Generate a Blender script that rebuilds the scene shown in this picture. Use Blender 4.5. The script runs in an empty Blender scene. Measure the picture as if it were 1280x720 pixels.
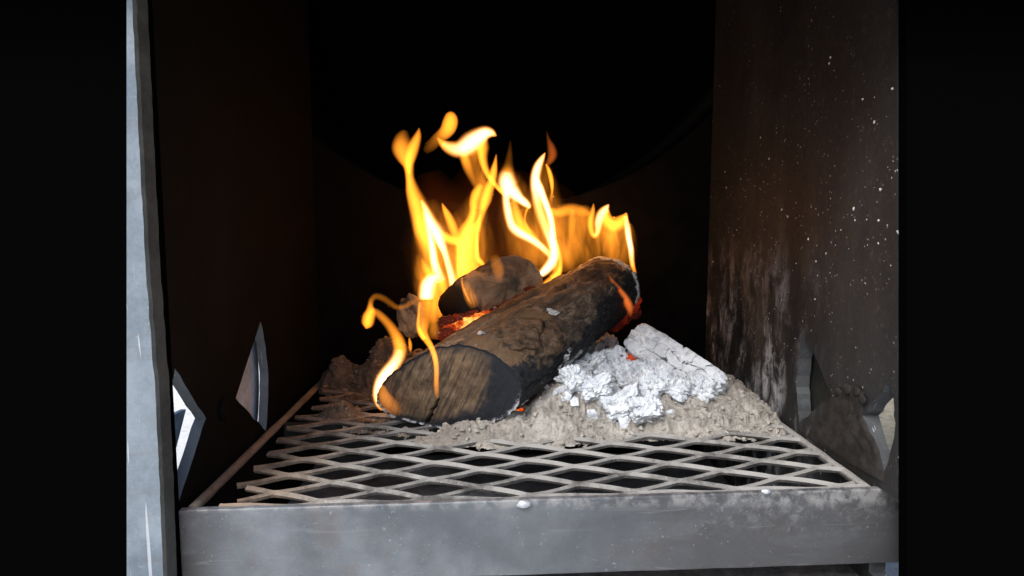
import bpy, bmesh, math, random
import numpy as np
from mathutils import Vector, Matrix

# ------------------------------------------------------------------ camera, sky, sun, exposure
SC = bpy.context.scene
COL = SC.collection
FPX, H, CY = 850.0, 0.236, 0.017                       # focal length in 1280-px units, eye height above the grate
PITCH, YAW = math.atan(91 / FPX), math.atan(22 / FPX)
cam_d = bpy.data.cameras.new('camera')
cam = bpy.data.objects.new('camera', cam_d)
COL.objects.link(cam)
cam.location = (0, CY, H)
cam.rotation_euler = (math.pi / 2 - PITCH, 0, -YAW)
cam_d.sensor_width = 36.0
cam_d.lens = 36.0 * FPX / 1280
cam_d.clip_start, cam_d.clip_end = 0.02, 3000
SC.camera = cam

SUN_EL = math.radians(48)
SUN_ROT = math.radians(-145)
w = bpy.data.worlds.new('World'); SC.world = w; w.use_nodes = True
wn = w.node_tree.nodes; wl = w.node_tree.links
sky = wn.new('ShaderNodeTexSky'); sky.sky_type = 'NISHITA'; sky.sun_disc = False
sky.sun_elevation = SUN_EL; sky.sun_rotation = SUN_ROT
sky.air_density = 1.0; sky.dust_density = 3.0; sky.ozone_density = 1.0
bg = wn['Background']; bg.inputs['Strength'].default_value = 0.10
wl.new(sky.outputs['Color'], bg.inputs['Color'])
sun_d = bpy.data.lights.new('sun', 'SUN'); sun_d.energy = 1.5; sun_d.angle = math.radians(28)
sun_d.color = (0.93, 0.97, 1.0)
sun = bpy.data.objects.new('sun', sun_d); COL.objects.link(sun)
sdir = Vector((math.sin(SUN_ROT) * math.cos(SUN_EL), math.cos(SUN_ROT) * math.cos(SUN_EL), math.sin(SUN_EL)))
sun.rotation_euler = (-sdir).to_track_quat('-Z', 'Y').to_euler()
EXPO = 1.0
SC.view_settings.view_transform = 'Standard'
SC.view_settings.look = 'None'
SC.view_settings.exposure = EXPO
SC.view_settings.gamma = 1.0
SC.view_settings.use_curve_mapping = False
SC.cycles.transparent_max_bounces = 96
SC.cycles.max_bounces = 10
SC.cycles.diffuse_bounces = 6
SC.cycles.use_denoising = True
SC.cycles.sample_clamp_indirect = 6
LIT = 2.0 ** -EXPO

random.seed(11)
RNG = np.random.default_rng(11)

# ------------------------------------------------------------------ camera geometry
_fw = np.array([math.sin(YAW) * math.cos(PITCH), math.cos(YAW) * math.cos(PITCH), -math.sin(PITCH)])
_rt = np.array([math.cos(YAW), -math.sin(YAW), 0.0])
_up = np.cross(_rt, _fw)
EYE = np.array([0, CY, H])

def ray(px, py):
    return _fw * FPX + _rt * (px - 640) - _up * (py - 360)

def at_y(px, py, Y):
    r = ray(px, py); return EYE + r * ((Y - CY) / r[1])

def at_x(px, py, X):
    r = ray(px, py); return EYE + r * (X / r[0])

def at_plane(px, py, c, n):
    r = ray(px, py); n = np.array(n); return EYE + r * (np.dot(np.array(c) - EYE, n) / np.dot(r, n))

# ------------------------------------------------------------------ noise
_perm = RNG.permutation(512)
_grad = RNG.normal(size=(512, 3)); _grad /= np.linalg.norm(_grad, axis=1)[:, None]

def perlin(p):
    p = np.asarray(p, float)
    i = np.floor(p).astype(int); f = p - i
    u = f * f * f * (f * (f * 6 - 15) + 10)
    out = 0
    for dx in (0, 1):
        for dy in (0, 1):
            for dz in (0, 1):
                h = _perm[(_perm[(_perm[(i[..., 0] + dx) & 511] + i[..., 1] + dy) & 511] + i[..., 2] + dz) & 511]
                g = _grad[h]
                d = f - np.array([dx, dy, dz])
                wx = u[..., 0] if dx else 1 - u[..., 0]
                wy = u[..., 1] if dy else 1 - u[..., 1]
                wz = u[..., 2] if dz else 1 - u[..., 2]
                out = out + wx * wy * wz * (g * d).sum(-1)
    return out * 1.5

def fbm(p, o=4, g=0.5):
    p = np.asarray(p, float); s = 0; a = 1
    for k in range(o):
        s = s + a * perlin(p * 2.0 ** k + 17.3 * k); a *= g
    return s

def billow(p, o=4, g=0.5):
    p = np.asarray(p, float); s = 0; a = 1
    for k in range(o):
        s = s + a * (np.abs(perlin(p * 2.0 ** k + 9.1 * k)) * 2 - 0.6); a *= g
    return s

def sstep(a, b, x):
    t = np.clip((x - a) / (b - a), 0, 1); return t * t * (3 - 2 * t)

# ------------------------------------------------------------------ object helpers
def tag(o, label=None, cat=None, group=None, kind=None):
    if label: o['label'] = label
    if cat: o['category'] = cat
    if group: o['group'] = group
    if kind: o['kind'] = kind
    return o

def empty(name, loc=(0, 0, 0)):
    o = bpy.data.objects.new(name, None); COL.objects.link(o)
    o.location = loc; o.empty_display_size = 0.02
    return o

def mesh_obj(name, verts, faces, mat, parent=None, smooth=False, attrs=None, loc=None):
    """One mesh object; VERTS are world coordinates, made local to its parent (or to LOC)."""
    v = np.asarray(verts, float)
    off = np.zeros(3)
    p = parent
    while p is not None:
        off += np.array(p.location); p = p.parent
    if parent is None and loc is not None: off = np.array(loc, float)
    me = bpy.data.meshes.new(name)
    me.from_pydata((v - off).tolist(), [], faces if isinstance(faces, list) else faces.tolist())
    mats = mat if isinstance(mat, (list, tuple)) else [mat]
    for m in mats: me.materials.append(m)
    if smooth: me.polygons.foreach_set('use_smooth', [True] * len(me.polygons))
    for k, a in (attrs or {}).items():
        a = np.asarray(a, np.float32)
        if a.ndim == 1:
            me.attributes.new(k, 'FLOAT', 'POINT').data.foreach_set('value', a)
        else:
            me.attributes.new(k, 'FLOAT_VECTOR', 'POINT').data.foreach_set('vector', a.ravel())
    me.update()
    o = bpy.data.objects.new(name, me); COL.objects.link(o)
    if parent is not None: o.parent = parent
    elif loc is not None: o.location = loc
    return o

def fix_normals(o):
    bm = bmesh.new(); bm.from_mesh(o.data); bmesh.ops.recalc_face_normals(bm, faces=bm.faces); bm.to_mesh(o.data); bm.free()
    return o

def box_vf(x0, x1, y0, y1, z0, z1):
    v = [(x, y, z) for x in (x0, x1) for y in (y0, y1) for z in (z0, z1)]
    f = [(0, 1, 3, 2), (4, 6, 7, 5), (0, 4, 5, 1), (2, 3, 7, 6), (0, 2, 6, 4), (1, 5, 7, 3)]
    return v, f

def bevel_box(name, x0, x1, y0, y1, z0, z1, mat, parent=None, bev=0.0015, seg=2, rough=0.0, cuts=0, tilt=None):
    bm = bmesh.new()
    v, f = box_vf(x0, x1, y0, y1, z0, z1)
    bv = [bm.verts.new(p) for p in v]
    for q in f: bm.faces.new([bv[i] for i in q])
    bmesh.ops.recalc_face_normals(bm, faces=bm.faces)
    if bev: bmesh.ops.bevel(bm, geom=list(bm.edges), offset=bev, segments=seg, affect='EDGES', profile=0.5)
    if cuts:
        ext = [x1 - x0, y1 - y0, z1 - z0]; ax = int(np.argmax(ext)); lo = [x0, y0, z0][ax]
        for k in range(1, cuts):
            n = [0, 0, 0]; n[ax] = 1; c = [0, 0, 0]; c[ax] = lo + ext[ax] * k / cuts
            bmesh.ops.bisect_plane(bm, geom=list(bm.verts) + list(bm.edges) + list(bm.faces), plane_co=c, plane_no=n)
    vs = np.array([p.co[:] for p in bm.verts])
    if rough:
        d = np.stack([fbm(vs * 60 + k * 31, 3) for k in range(3)], 1); vs = vs + d * rough
    if tilt is not None: vs = tilt(vs)
    fs = [[p.index for p in q.verts] for q in bm.faces]
    bm.verts.index_update()
    fs = [[p.index for p in q.verts] for q in bm.faces]
    bm.free()
    return mesh_obj(name, vs, fs, mat, parent)

# ------------------------------------------------------------------ materials
class NT:
    def __init__(s, name):
        s.m = bpy.data.materials.new(name); s.m.use_nodes = True
        s.n, s.l = s.m.node_tree.nodes, s.m.node_tree.links
        s.b = s.n['Principled BSDF']; s.out = s.n['Material Output']
        s.tc = None
    def co(s):
        if s.tc is None: s.tc = s.n.new('ShaderNodeTexCoord')
        return s.tc.outputs['Object']
    def setin(s, sock, v):
        if hasattr(v, 'is_linked') or isinstance(v, bpy.types.NodeSocket): s.l.new(v, sock)
        else: sock.default_value = v
    def noise(s, scale, detail=5, rough=0.6, stretch=None, vec=None, dist=0.0):
        v = vec if vec is not None else s.co()
        if stretch is not None:
            mp = s.n.new('ShaderNodeMapping'); s.l.new(v, mp.inputs['Vector']); mp.inputs['Scale'].default_value = stretch; v = mp.outputs['Vector']
        t = s.n.new('ShaderNodeTexNoise'); s.l.new(v, t.inputs['Vector'])
        t.inputs['Scale'].default_value = scale; t.inputs['Detail'].default_value = detail
        t.inputs['Roughness'].default_value = rough; t.inputs['Distortion'].default_value = dist
        return t.outputs['Fac']
    def voro(s, scale, feature='F1', vec=None):
        t = s.n.new('ShaderNodeTexVoronoi'); t.feature = feature
        s.l.new(vec if vec is not None else s.co(), t.inputs['Vector']); t.inputs['Scale'].default_value = scale
        return t.outputs['Distance']
    def ramp(s, fac, stops):
        r = s.n.new('ShaderNodeValToRGB'); s.setin(r.inputs['Fac'], fac)
        e = r.color_ramp.elements
        while len(e) < len(stops): e.new(0.5)
        for k, (p, c) in enumerate(stops):
            e[k].position = p
            e[k].color = (c, c, c, 1) if isinstance(c, (int, float)) else (*c, 1)
        return r.outputs['Color']
    def mix(s, fac, a, b, mode='MIX'):
        m = s.n.new('ShaderNodeMix'); m.data_type = 'RGBA'; m.blend_type = mode
        s.setin(m.inputs[0], fac)
        for sock, v in ((m.inputs[6], a), (m.inputs[7], b)):
            if isinstance(v, tuple): sock.default_value = (*v, 1) if len(v) == 3 else v
            elif isinstance(v, (int, float)): sock.default_value = (v, v, v, 1)
            else: s.l.new(v, sock)
        return m.outputs[2]
    def math(s, op, a, b=0.0, clamp=False):
        m = s.n.new('ShaderNodeMath'); m.operation = op; m.use_clamp = clamp
        s.setin(m.inputs[0], a); s.setin(m.inputs[1], b); return m.outputs[0]
    def attr(s, name, vec=False):
        a = s.n.new('ShaderNodeAttribute'); a.attribute_name = name
        return a.outputs['Vector' if vec else 'Fac']
    def sep(s, v):
        x = s.n.new('ShaderNodeSeparateXYZ'); s.l.new(v, x.inputs[0]); return x.outputs
    def mapr(s, v, a, b, c=0.0, d=1.0):
        m = s.n.new('ShaderNodeMapRange'); m.interpolation_type = 'SMOOTHSTEP'
        s.setin(m.inputs[0], v)
        for k, q in enumerate((a, b, c, d)): m.inputs[k + 1].default_value = q
        return m.outputs[0]
    def bump(s, h, dist=0.002, strength=1.0):
        b = s.n.new('ShaderNodeBump'); s.l.new(h, b.inputs['Height']); b.inputs['Distance'].default_value = dist; b.inputs['Strength'].default_value = strength
        s.l.new(b.outputs['Normal'], s.b.inputs['Normal'])
    def done(s, col, rough=0.8, metal=0.0, spec=0.3):
        s.setin(s.b.inputs['Base Color'], (*col, 1) if isinstance(col, tuple) else col)
        s.setin(s.b.inputs['Roughness'], rough); s.setin(s.b.inputs['Metallic'], metal)
        s.b.inputs['Specular IOR Level'].default_value = spec
        return s.m

def m_soot():
    t = NT('sooty steel')
    n = t.noise(9, 8, 0.65, (1, 1, 0.45)); f = t.noise(220, 4, 0.7)
    c = t.ramp(n, [(0.3, (0.0028, 0.0026, 0.0024)), (0.55, (0.0052, 0.0045, 0.0038)), (0.75, (0.011, 0.008, 0.006))])
    c = t.mix(t.mapr(f, 0.62, 0.78), c, (0.02, 0.018, 0.016))
    t.bump(t.mix(0.5, n, f), 0.0015, 0.6)
    return t.done(c, 0.85, 0.0, 0.08)

def m_right_wall():
    t = NT('sooty steel with ash stains')
    x, y, z = t.sep(t.co())
    n = t.noise(7, 8, 0.7, (1, 1, 0.4)); f = t.noise(160, 5, 0.75); g = t.noise(60, 6, 0.7)
    c = t.ramp(n, [(0.28, (0.0075, 0.0075, 0.008)), (0.5, (0.0145, 0.0147, 0.015)), (0.75, (0.031, 0.030, 0.029))])
    c = t.mix(t.mapr(f, 0.55, 0.8), c, (0.075, 0.07, 0.063))
    # grey-white ash smeared on the lower rear part, in upright streaks
    streak = t.noise(30, 8, 0.75, (1, 1.0, 0.5), dist=0.5)
    low = t.math('MULTIPLY', t.mapr(z, 0.375, 0.17), t.mapr(y, 0.09, 0.21))
    s = t.math('MULTIPLY', t.mapr(streak, 0.44, 0.66), low)
    s = t.math('MULTIPLY', s, t.mapr(g, 0.34, 0.60))
    c = t.mix(s, c, (0.50, 0.51, 0.53))
    s2 = t.math('MULTIPLY', t.mapr(t.noise(14, 6, 0.7, (1, 1, 0.5)), 0.48, 0.66), t.mapr(z, 0.50, 0.20))
    s2 = t.math('MULTIPLY', s2, t.mapr(y, 0.08, 0.2))
    c = t.mix(t.math('MULTIPLY', s2, 0.7), c, (0.075, 0.062, 0.050))
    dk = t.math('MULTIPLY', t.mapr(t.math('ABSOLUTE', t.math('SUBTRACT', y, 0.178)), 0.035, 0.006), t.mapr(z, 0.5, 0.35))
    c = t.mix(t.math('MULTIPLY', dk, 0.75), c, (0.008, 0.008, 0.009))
    # splashed dust
    v = t.voro(170); v2 = t.math('MULTIPLY', t.mapr(v, 0.20, 0.10), t.mapr(t.noise(40, 3), 0.52, 0.66))
    c = t.mix(v2, c, (0.45, 0.43, 0.4))
    t.bump(t.mix(0.5, n, f), 0.002, 0.8)
    return t.done(c, 0.62, 0.0, 0.3)

def m_bare(name, lo, hi, seed=0.0, metal=0.35, rust=0.3):
    t = NT(name)
    mp = t.n.new('ShaderNodeMapping'); t.l.new(t.co(), mp.inputs['Vector']); mp.inputs['Location'].default_value = (seed, seed * 2, seed)
    v = mp.outputs['Vector']
    n = t.noise(14, 8, 0.68, None, v); f = t.noise(300, 4, 0.7, None, v); st = t.noise(30, 6, 0.7, (0.35, 1, 2.2), v, 0.8)
    c = t.mix(t.mapr(n, 0.3, 0.7), tuple(lo), tuple(hi))
    c = t.mix(t.math('MULTIPLY', t.mapr(st, 0.5, 0.75), rust), c, (0.12, 0.085, 0.065))
    sc = t.noise(45, 2, 0.4, (5, 1, 0.25), v, 1.2)
    c = t.mix(t.math('MULTIPLY', t.mapr(sc, 0.69, 0.74), 0.55), c, (0.62, 0.63, 0.65))
    c = t.mix(t.math('MULTIPLY', t.mapr(f, 0.6, 0.75), 0.35), c, (0.5, 0.5, 0.5))
    t.bump(t.mix(0.6, n, f), 0.0008, 0.7)
    return t.done(c, t.mapr(n, 0.3, 0.7, 0.5, 0.7), metal, 0.4)

def m_beam():
    t = NT('ash dusted mild steel')
    x, y, z = t.sep(t.co())
    n = t.noise(9, 8, 0.68); f = t.noise(260, 4, 0.7); st = t.noise(22, 7, 0.72, (0.5, 1, 1.6), None, 1.0)
    big = t.noise(4.5, 4, 0.6)
    c = t.mix(t.mapr(t.mix(0.45, n, big), 0.36, 0.62), (0.10, 0.11, 0.122), (0.195, 0.212, 0.23))
    c = t.mix(t.math('MULTIPLY', t.mapr(t.noise(16, 7, 0.75), 0.5, 0.7), 0.45), c, (0.15, 0.12, 0.105))
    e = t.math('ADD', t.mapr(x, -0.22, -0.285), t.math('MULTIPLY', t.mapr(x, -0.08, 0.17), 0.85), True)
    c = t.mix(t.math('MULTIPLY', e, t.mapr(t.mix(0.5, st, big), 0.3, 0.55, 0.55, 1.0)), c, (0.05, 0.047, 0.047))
    a = t.math('MULTIPLY', t.mapr(t.noise(90, 7, 0.78), 0.46, 0.68), t.mapr(z, 0.02, 0.066))
    c = t.mix(t.math('MULTIPLY', t.math('MULTIPLY', a, t.mapr(t.noise(6, 2), 0.45, 0.6)), 0.4), c, (0.36, 0.36, 0.36))
    c = t.mix(t.math('MULTIPLY', t.mapr(f, 0.63, 0.74), 0.28), c, (0.45, 0.45, 0.45))
    v = t.math('MULTIPLY', t.mapr(t.noise(340, 2, 0.5), 0.66, 0.72), t.mapr(t.noise(22, 4), 0.45, 0.62))
    c = t.mix(t.math('MULTIPLY', v, 0.32), c, (0.45, 0.45, 0.47))
    sc = t.noise(60, 2, 0.4, (0.25, 1, 4), None, 1.0)
    c = t.mix(t.math('MULTIPLY', t.mapr(sc, 0.68, 0.76), 0.10), c, (0.42, 0.43, 0.44))
    top = t.math('MULTIPLY', t.mapr(z, 0.052, 0.062), t.mapr(t.noise(70, 5, 0.7), 0.40, 0.6))
    c = t.mix(t.math('MULTIPLY', top, 0.6), c, (0.34, 0.33, 0.32))
    t.bump(t.mix(0.5, n, f), 0.0012, 0.8)
    return t.done(c, t.mapr(n, 0.3, 0.7, 0.42, 0.62), 0.25, 0.4)

def m_mesh():
    t = NT('ash dusted mesh steel')
    geo = t.n.new('ShaderNodeNewGeometry')
    nz = t.sep(geo.outputs['Normal'])[2]
    n = t.noise(35, 7, 0.7); f = t.noise(400, 3, 0.7); big = t.noise(8, 4, 0.6)
    c = t.mix(t.mapr(n, 0.35, 0.65), (0.06, 0.056, 0.053), (0.18, 0.17, 0.157))
    d = t.math('MULTIPLY', t.mapr(nz, 0.1, 0.75), t.mapr(t.mix(0.5, n, big), 0.34, 0.58))
    c = t.mix(t.math('MULTIPLY', d, 0.85), c, (0.34, 0.325, 0.30))
    c = t.mix(t.mapr(t.sep(t.co())[0], -0.13, -0.25), c, t.mix(t.mapr(n, 0.35, 0.65), (0.12, 0.085, 0.06), (0.30, 0.22, 0.16)))
    c = t.mix(t.math('MULTIPLY', t.mapr(f, 0.62, 0.7), 0.5), c, (0.6, 0.58, 0.55))
    t.bump(t.mix(0.5, n, f), 0.0012, 0.9)
    return t.done(c, 0.75, 0.1, 0.3)

def m_ash():
    t = NT('wood ash')
    br = t.attr('brown'); cav = t.attr('cav')
    n = t.noise(40, 8, 0.7); f = t.noise(420, 5, 0.75); m2 = t.noise(130, 5, 0.7)
    c = t.mix(t.mapr(n, 0.3, 0.7), (0.49, 0.44, 0.385), (0.71, 0.655, 0.58))
    c = t.mix(t.mapr(m2, 0.55, 0.72), c, (0.27, 0.235, 0.2))
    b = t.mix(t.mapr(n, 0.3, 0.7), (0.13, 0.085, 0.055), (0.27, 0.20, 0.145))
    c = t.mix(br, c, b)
    c = t.mix(t.math('MULTIPLY', t.mapr(f, 0.6, 0.7), 0.7), c, (0.7, 0.69, 0.67))
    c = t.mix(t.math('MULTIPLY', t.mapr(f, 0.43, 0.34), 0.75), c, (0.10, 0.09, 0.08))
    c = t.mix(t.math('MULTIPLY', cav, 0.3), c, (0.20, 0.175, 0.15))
    t.bump(t.mix(0.6, m2, f), 0.006, 1.0)
    return t.done(c, 0.95, 0.0, 0.1)

def m_white_char():
    t = NT('white ashed charcoal')
    cr = t.attr('crack')
    n = t.noise(45, 7, 0.7); f = t.noise(350, 5, 0.7); g = t.noise(110, 5, 0.7, (1, 1, 1), None, 1.0)
    c = t.mix(t.mapr(n, 0.32, 0.62), (0.60, 0.63, 0.67), (0.84, 0.86, 0.88))
    c = t.mix(t.math('MULTIPLY', t.mapr(g, 0.49, 0.66), 0.7), c, (0.30, 0.32, 0.355))
    c = t.mix(t.mapr(cr, 0.35, 0.9), c, (0.10, 0.10, 0.105))
    t.bump(t.mix(0.5, g, f), 0.003, 0.9)
    return t.done(c, 0.9, 0.0, 0.15)

def m_log_body():
    t = NT('charred log side')
    lv = t.attr('lv', True); rim = t.attr('rim'); tan = t.attr('tan'); ch = t.attr('char'); ash = t.attr('ash')
    n = t.noise(18, 8, 0.7); g = t.noise(60, 8, 0.72, (0.28, 1, 1), lv, 0.5); f = t.noise(330, 5, 0.72); p = t.noise(34, 7, 0.72, (0.5, 1, 1), lv, 1.2)
    c = t.mix(t.mapr(g, 0.35, 0.65), (0.035, 0.024, 0.018), (0.165, 0.115, 0.078))
    c = t.mix(t.math('MULTIPLY', t.mapr(p, 0.5, 0.62), 0.85), c, (0.37, 0.275, 0.19))
    tn = t.math('MULTIPLY', tan, t.mapr(p, 0.36, 0.56))
    c = t.mix(tn, c, (0.19, 0.112, 0.06))
    cm = t.math('ADD', ch, t.mapr(n, 0.35, 0.65, -0.32, 0.32), True)
    c = t.mix(t.mapr(cm, 0.30, 0.50), c, t.mix(t.mapr(f, 0.4, 0.7), (0.012, 0.012, 0.0135), (0.045, 0.045, 0.048)))
    a = t.math('MULTIPLY', ash, t.mapr(t.noise(120, 5, 0.75, None, None, 0.8), 0.43, 0.52))
    c = t.mix(a, c, (0.72, 0.71, 0.70))
    fl = t.math('MULTIPLY', t.mapr(t.noise(85, 4, 0.6, None, None, 1.5), 0.68, 0.72), 0.75)
    c = t.mix(fl, c, (0.55, 0.54, 0.52))
    t.bump(t.mix(0.5, t.mix(0.5, g, p), f), 0.006, 0.9)
    return t.done(c, 0.72, 0.0, 0.35)

def m_cut_end():
    t = NT('sawn log end')
    lv = t.attr('lv', True); r = t.attr('rim'); crack = t.attr('crack'); ash = t.attr('ash')
    g = t.noise(210, 6, 0.7, (1, 0.07, 1), lv, 0.35); g2 = t.noise(420, 4, 0.7, (1, 0.12, 1), lv); n = t.noise(26, 6, 0.7); f = t.noise(500, 3, 0.6)
    wood = t.mix(t.mapr(n, 0.35, 0.66), (0.115, 0.076, 0.048), (0.27, 0.182, 0.108))
    dark = t.math('MAXIMUM', t.mapr(g, 0.49, 0.60), t.math('MULTIPLY', t.mapr(g2, 0.52, 0.64), 0.65))
    c = t.mix(t.math('MULTIPLY', dark, 0.85), wood, (0.05, 0.04, 0.034))
    rr = t.math('ADD', r, t.mapr(n, 0.3, 0.7, -0.14, 0.14))
    c = t.mix(t.mapr(rr, 0.58, 0.88), c, (0.022, 0.024, 0.029))
    c = t.mix(t.math('MULTIPLY', t.math('MULTIPLY', ash, t.mapr(t.noise(110, 5, 0.7), 0.44, 0.56)), 0.85), c, (0.55, 0.55, 0.57))
    c = t.mix(crack, c, (0.004, 0.004, 0.004))
    t.bump(t.mix(0.5, g, g2), 0.003, 0.8)
    return t.done(c, 0.85, 0.0, 0.2)

def m_log_two():
    t = NT('scorched pale log')
    lv = t.attr('lv', True); ch = t.attr('char')
    n = t.noise(20, 6, 0.65, None, None, 0.7); g = t.noise(55, 7, 0.7, (0.3, 1, 1), lv); f = t.noise(260, 4, 0.7)
    c = t.mix(t.mapr(n, 0.34, 0.62), (0.07, 0.05, 0.036), (0.40, 0.28, 0.17))
    c = t.mix(t.math('MULTIPLY', t.mapr(g, 0.45, 0.7), 0.4), c, (0.09, 0.075, 0.06))
    cm = t.math('ADD', ch, t.mapr(n, 0.35, 0.65, 0.22, -0.22), True)
    c = t.mix(t.mapr(cm, 0.35, 0.7), c, (0.016, 0.013, 0.012))
    t.bump(t.mix(0.5, g, f), 0.003, 0.8)
    return t.done(c, 0.7, 0.0, 0.3)

def m_ember():
    t = NT('glowing embers')
    hot = t.attr('hot')
    n = t.noise(70, 6, 0.7); f = t.noise(220, 4, 0.7)
    k = t.math('MULTIPLY', hot, t.mapr(n, 0.30, 0.56, 0.25, 1.0))
    t.l.new(t.ramp(k, [(0.0, (0.25, 0.01, 0.0)), (0.35, (1.0, 0.06, 0.005)), (0.75, (1.0, 0.22, 0.02)), (1.0, (1.0, 0.5, 0.10))]), t.b.inputs['Emission Color'])
    t.l.new(t.math('MULTIPLY', t.math('POWER', k, 1.35), 1.5 * LIT), t.b.inputs['Emission Strength'])
    c = t.mix(t.mapr(f, 0.58, 0.68), (0.03, 0.024, 0.02), (0.42, 0.38, 0.35))
    t.bump(f, 0.003, 1.0)
    return t.done(c, 0.9, 0.0, 0.1)

def m_ground():
    t = NT('sunlit concrete')
    n = t.noise(1.5, 6, 0.6); f = t.noise(60, 5, 0.7)
    x, y, z = t.sep(t.co())
    c = t.mix(t.mapr(n, 0.3, 0.7), (0.66, 0.66, 0.65), (0.78, 0.78, 0.77))
    c = t.mix(t.mapr(x, 0.3, 0.6), c, t.mix(t.mapr(f, 0.35, 0.65), (0.30, 0.245, 0.165), (0.48, 0.41, 0.29)))
    c = t.mix(t.math('MULTIPLY', t.mapr(f, 0.55, 0.7), 0.4), c, (0.3, 0.29, 0.28))
    t.bump(f, 0.004, 0.7)
    return t.done(c, 0.9, 0.0, 0.2)

def m_plain(name, col, rough=0.8, metal=0.0, spec=0.3, var=0.35, scale=30, bd=0.0012):
    t = NT(name)
    n = t.noise(scale, 7, 0.7); f = t.noise(300, 4, 0.7)
    a = tuple(x * (1 - var) for x in col); b = tuple(min(1, x * (1 + var)) for x in col)
    t.bump(t.mix(0.5, n, f), bd, 0.8)
    return t.done(t.mix(t.mapr(n, 0.3, 0.7), a, b), rough, metal, spec)

FLAME_TINT = (1.0, 0.30, 0.022)
def m_flame():
    m = bpy.data.materials.new('flame gas'); m.use_nodes = True
    n, l = m.node_tree.nodes, m.node_tree.links
    n.remove(n['Principled BSDF']); out = n['Material Output']
    tr = n.new('ShaderNodeBsdfTransparent'); em = n.new('ShaderNodeEmission'); add = n.new('ShaderNodeAddShader')
    em.inputs['Color'].default_value = (*FLAME_TINT, 1); em.inputs['Strength'].default_value = 0.0008
    l.new(tr.outputs[0], add.inputs[0]); l.new(em.outputs[0], add.inputs[1]); l.new(add.outputs[0], out.inputs['Surface'])
    inf = n.new('ShaderNodeObjectInfo'); ve = n.new('ShaderNodeEmission')
    sx = n.new('ShaderNodeSeparateColor'); l.new(inf.outputs['Color'], sx.inputs[0])
    mm = n.new('ShaderNodeMath'); mm.operation = 'MULTIPLY'; l.new(sx.outputs[0], mm.inputs[0]); mm.inputs[1].default_value = 1000.0 * LIT
    cr = n.new('ShaderNodeCombineColor'); cr.inputs[0].default_value = 1.0
    l.new(sx.outputs[1], cr.inputs[1]); l.new(sx.outputs[2], cr.inputs[2])
    l.new(cr.outputs[0], ve.inputs['Color']); l.new(mm.outputs[0], ve.inputs['Strength']); l.new(ve.outputs[0], out.inputs['Volume'])
    return m

def m_sheet():
    m = M_FLAME.copy(); m.name = 'streaky flame gas'
    n, l = m.node_tree.nodes, m.node_tree.links
    ve = [q for q in n if q.type == 'EMISSION' and q.inputs['Strength'].is_linked][0]
    src = ve.inputs['Strength'].links[0].from_socket
    tc = n.new('ShaderNodeTexCoord'); mp = n.new('ShaderNodeMapping'); mp.inputs['Scale'].default_value = (1, 0.3, 0.28)
    nz = n.new('ShaderNodeTexNoise'); nz.inputs['Scale'].default_value = 75; nz.inputs['Detail'].default_value = 2; nz.inputs['Distortion'].default_value = 0.8
    mr = n.new('ShaderNodeMapRange'); mr.interpolation_type = 'SMOOTHSTEP'
    for k, v in enumerate((0.30, 0.70, 0.3, 1.55)): mr.inputs[k + 1].default_value = v
    mu = n.new('ShaderNodeMath'); mu.operation = 'MULTIPLY'
    l.new(tc.outputs['Object'], mp.inputs['Vector']); l.new(mp.outputs['Vector'], nz.inputs['Vector']); l.new(nz.outputs['Fac'], mr.inputs[0])
    l.new(mr.outputs[0], mu.inputs[0]); l.new(src, mu.inputs[1]); l.new(mu.outputs[0], ve.inputs['Strength'])
    return m
M_FLAME = m_flame()
M = dict(soot=m_soot(), sootb=m_plain('deep soot', (0.0045, 0.0036, 0.003), 0.95, 0, 0.05), rwall=m_right_wall(), jamb=m_bare('bright scuffed steel', (0.12, 0.15, 0.18), (0.26, 0.30, 0.335), 0.3, 0.25, 0.3),
         edge=m_bare('flame cut steel edge', (0.17, 0.185, 0.20), (0.28, 0.30, 0.32), 1.7, 0.1, 0.15), redge=m_bare('dull cut steel edge', (0.035, 0.037, 0.04), (0.10, 0.105, 0.11), 2.7, 0.1, 0.3),
         beam=m_beam(), mesh=m_mesh(), ash=m_ash(), white=m_white_char(), log=m_log_body(), cut=m_cut_end(), log2=m_log_two(),
         ember=m_ember(), ground=m_ground(), black=m_plain('near black plate finish', (0.0012, 0.0012, 0.0012), 0.95, 0, 0.0, 0.05, 4, 0.0002),
         rail=m_plain('rusty rail steel', (0.20, 0.155, 0.12), 0.75, 0.1), damper=m_plain('grey damper steel', (0.48, 0.58, 0.70), 0.6, 0.1),
         ddark=m_plain('dark damper steel', (0.020, 0.020, 0.017), 0.7, 0.1), rust=m_plain('crusted rusty bolt', (0.022, 0.019, 0.0165), 0.8, 0, 0.3, 0.6, 110),
         bark=m_plain('scorched bark', (0.12, 0.07, 0.04), 0.6, 0, 0.4, 0.8, 90, 0.006), flame=M_FLAME, sheet=m_sheet(), fleck=m_plain('white ash fleck', (0.52, 0.51, 0.49), 0.95, 0, 0.1, 0.2),
         weld=m_plain('weld bead', (0.55, 0.56, 0.58), 0.4, 0.6))

# ------------------------------------------------------------------ setting
GZ = -0.135
v = [(-600, -600, GZ), (600, -600, GZ), (600, 600, GZ), (-600, 600, GZ)]
tag(mesh_obj('ground', v, [(0, 1, 2, 3)], M['ground']), 'pale sunlit concrete and sandy ground around the firebox', None, None, 'structure')

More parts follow.
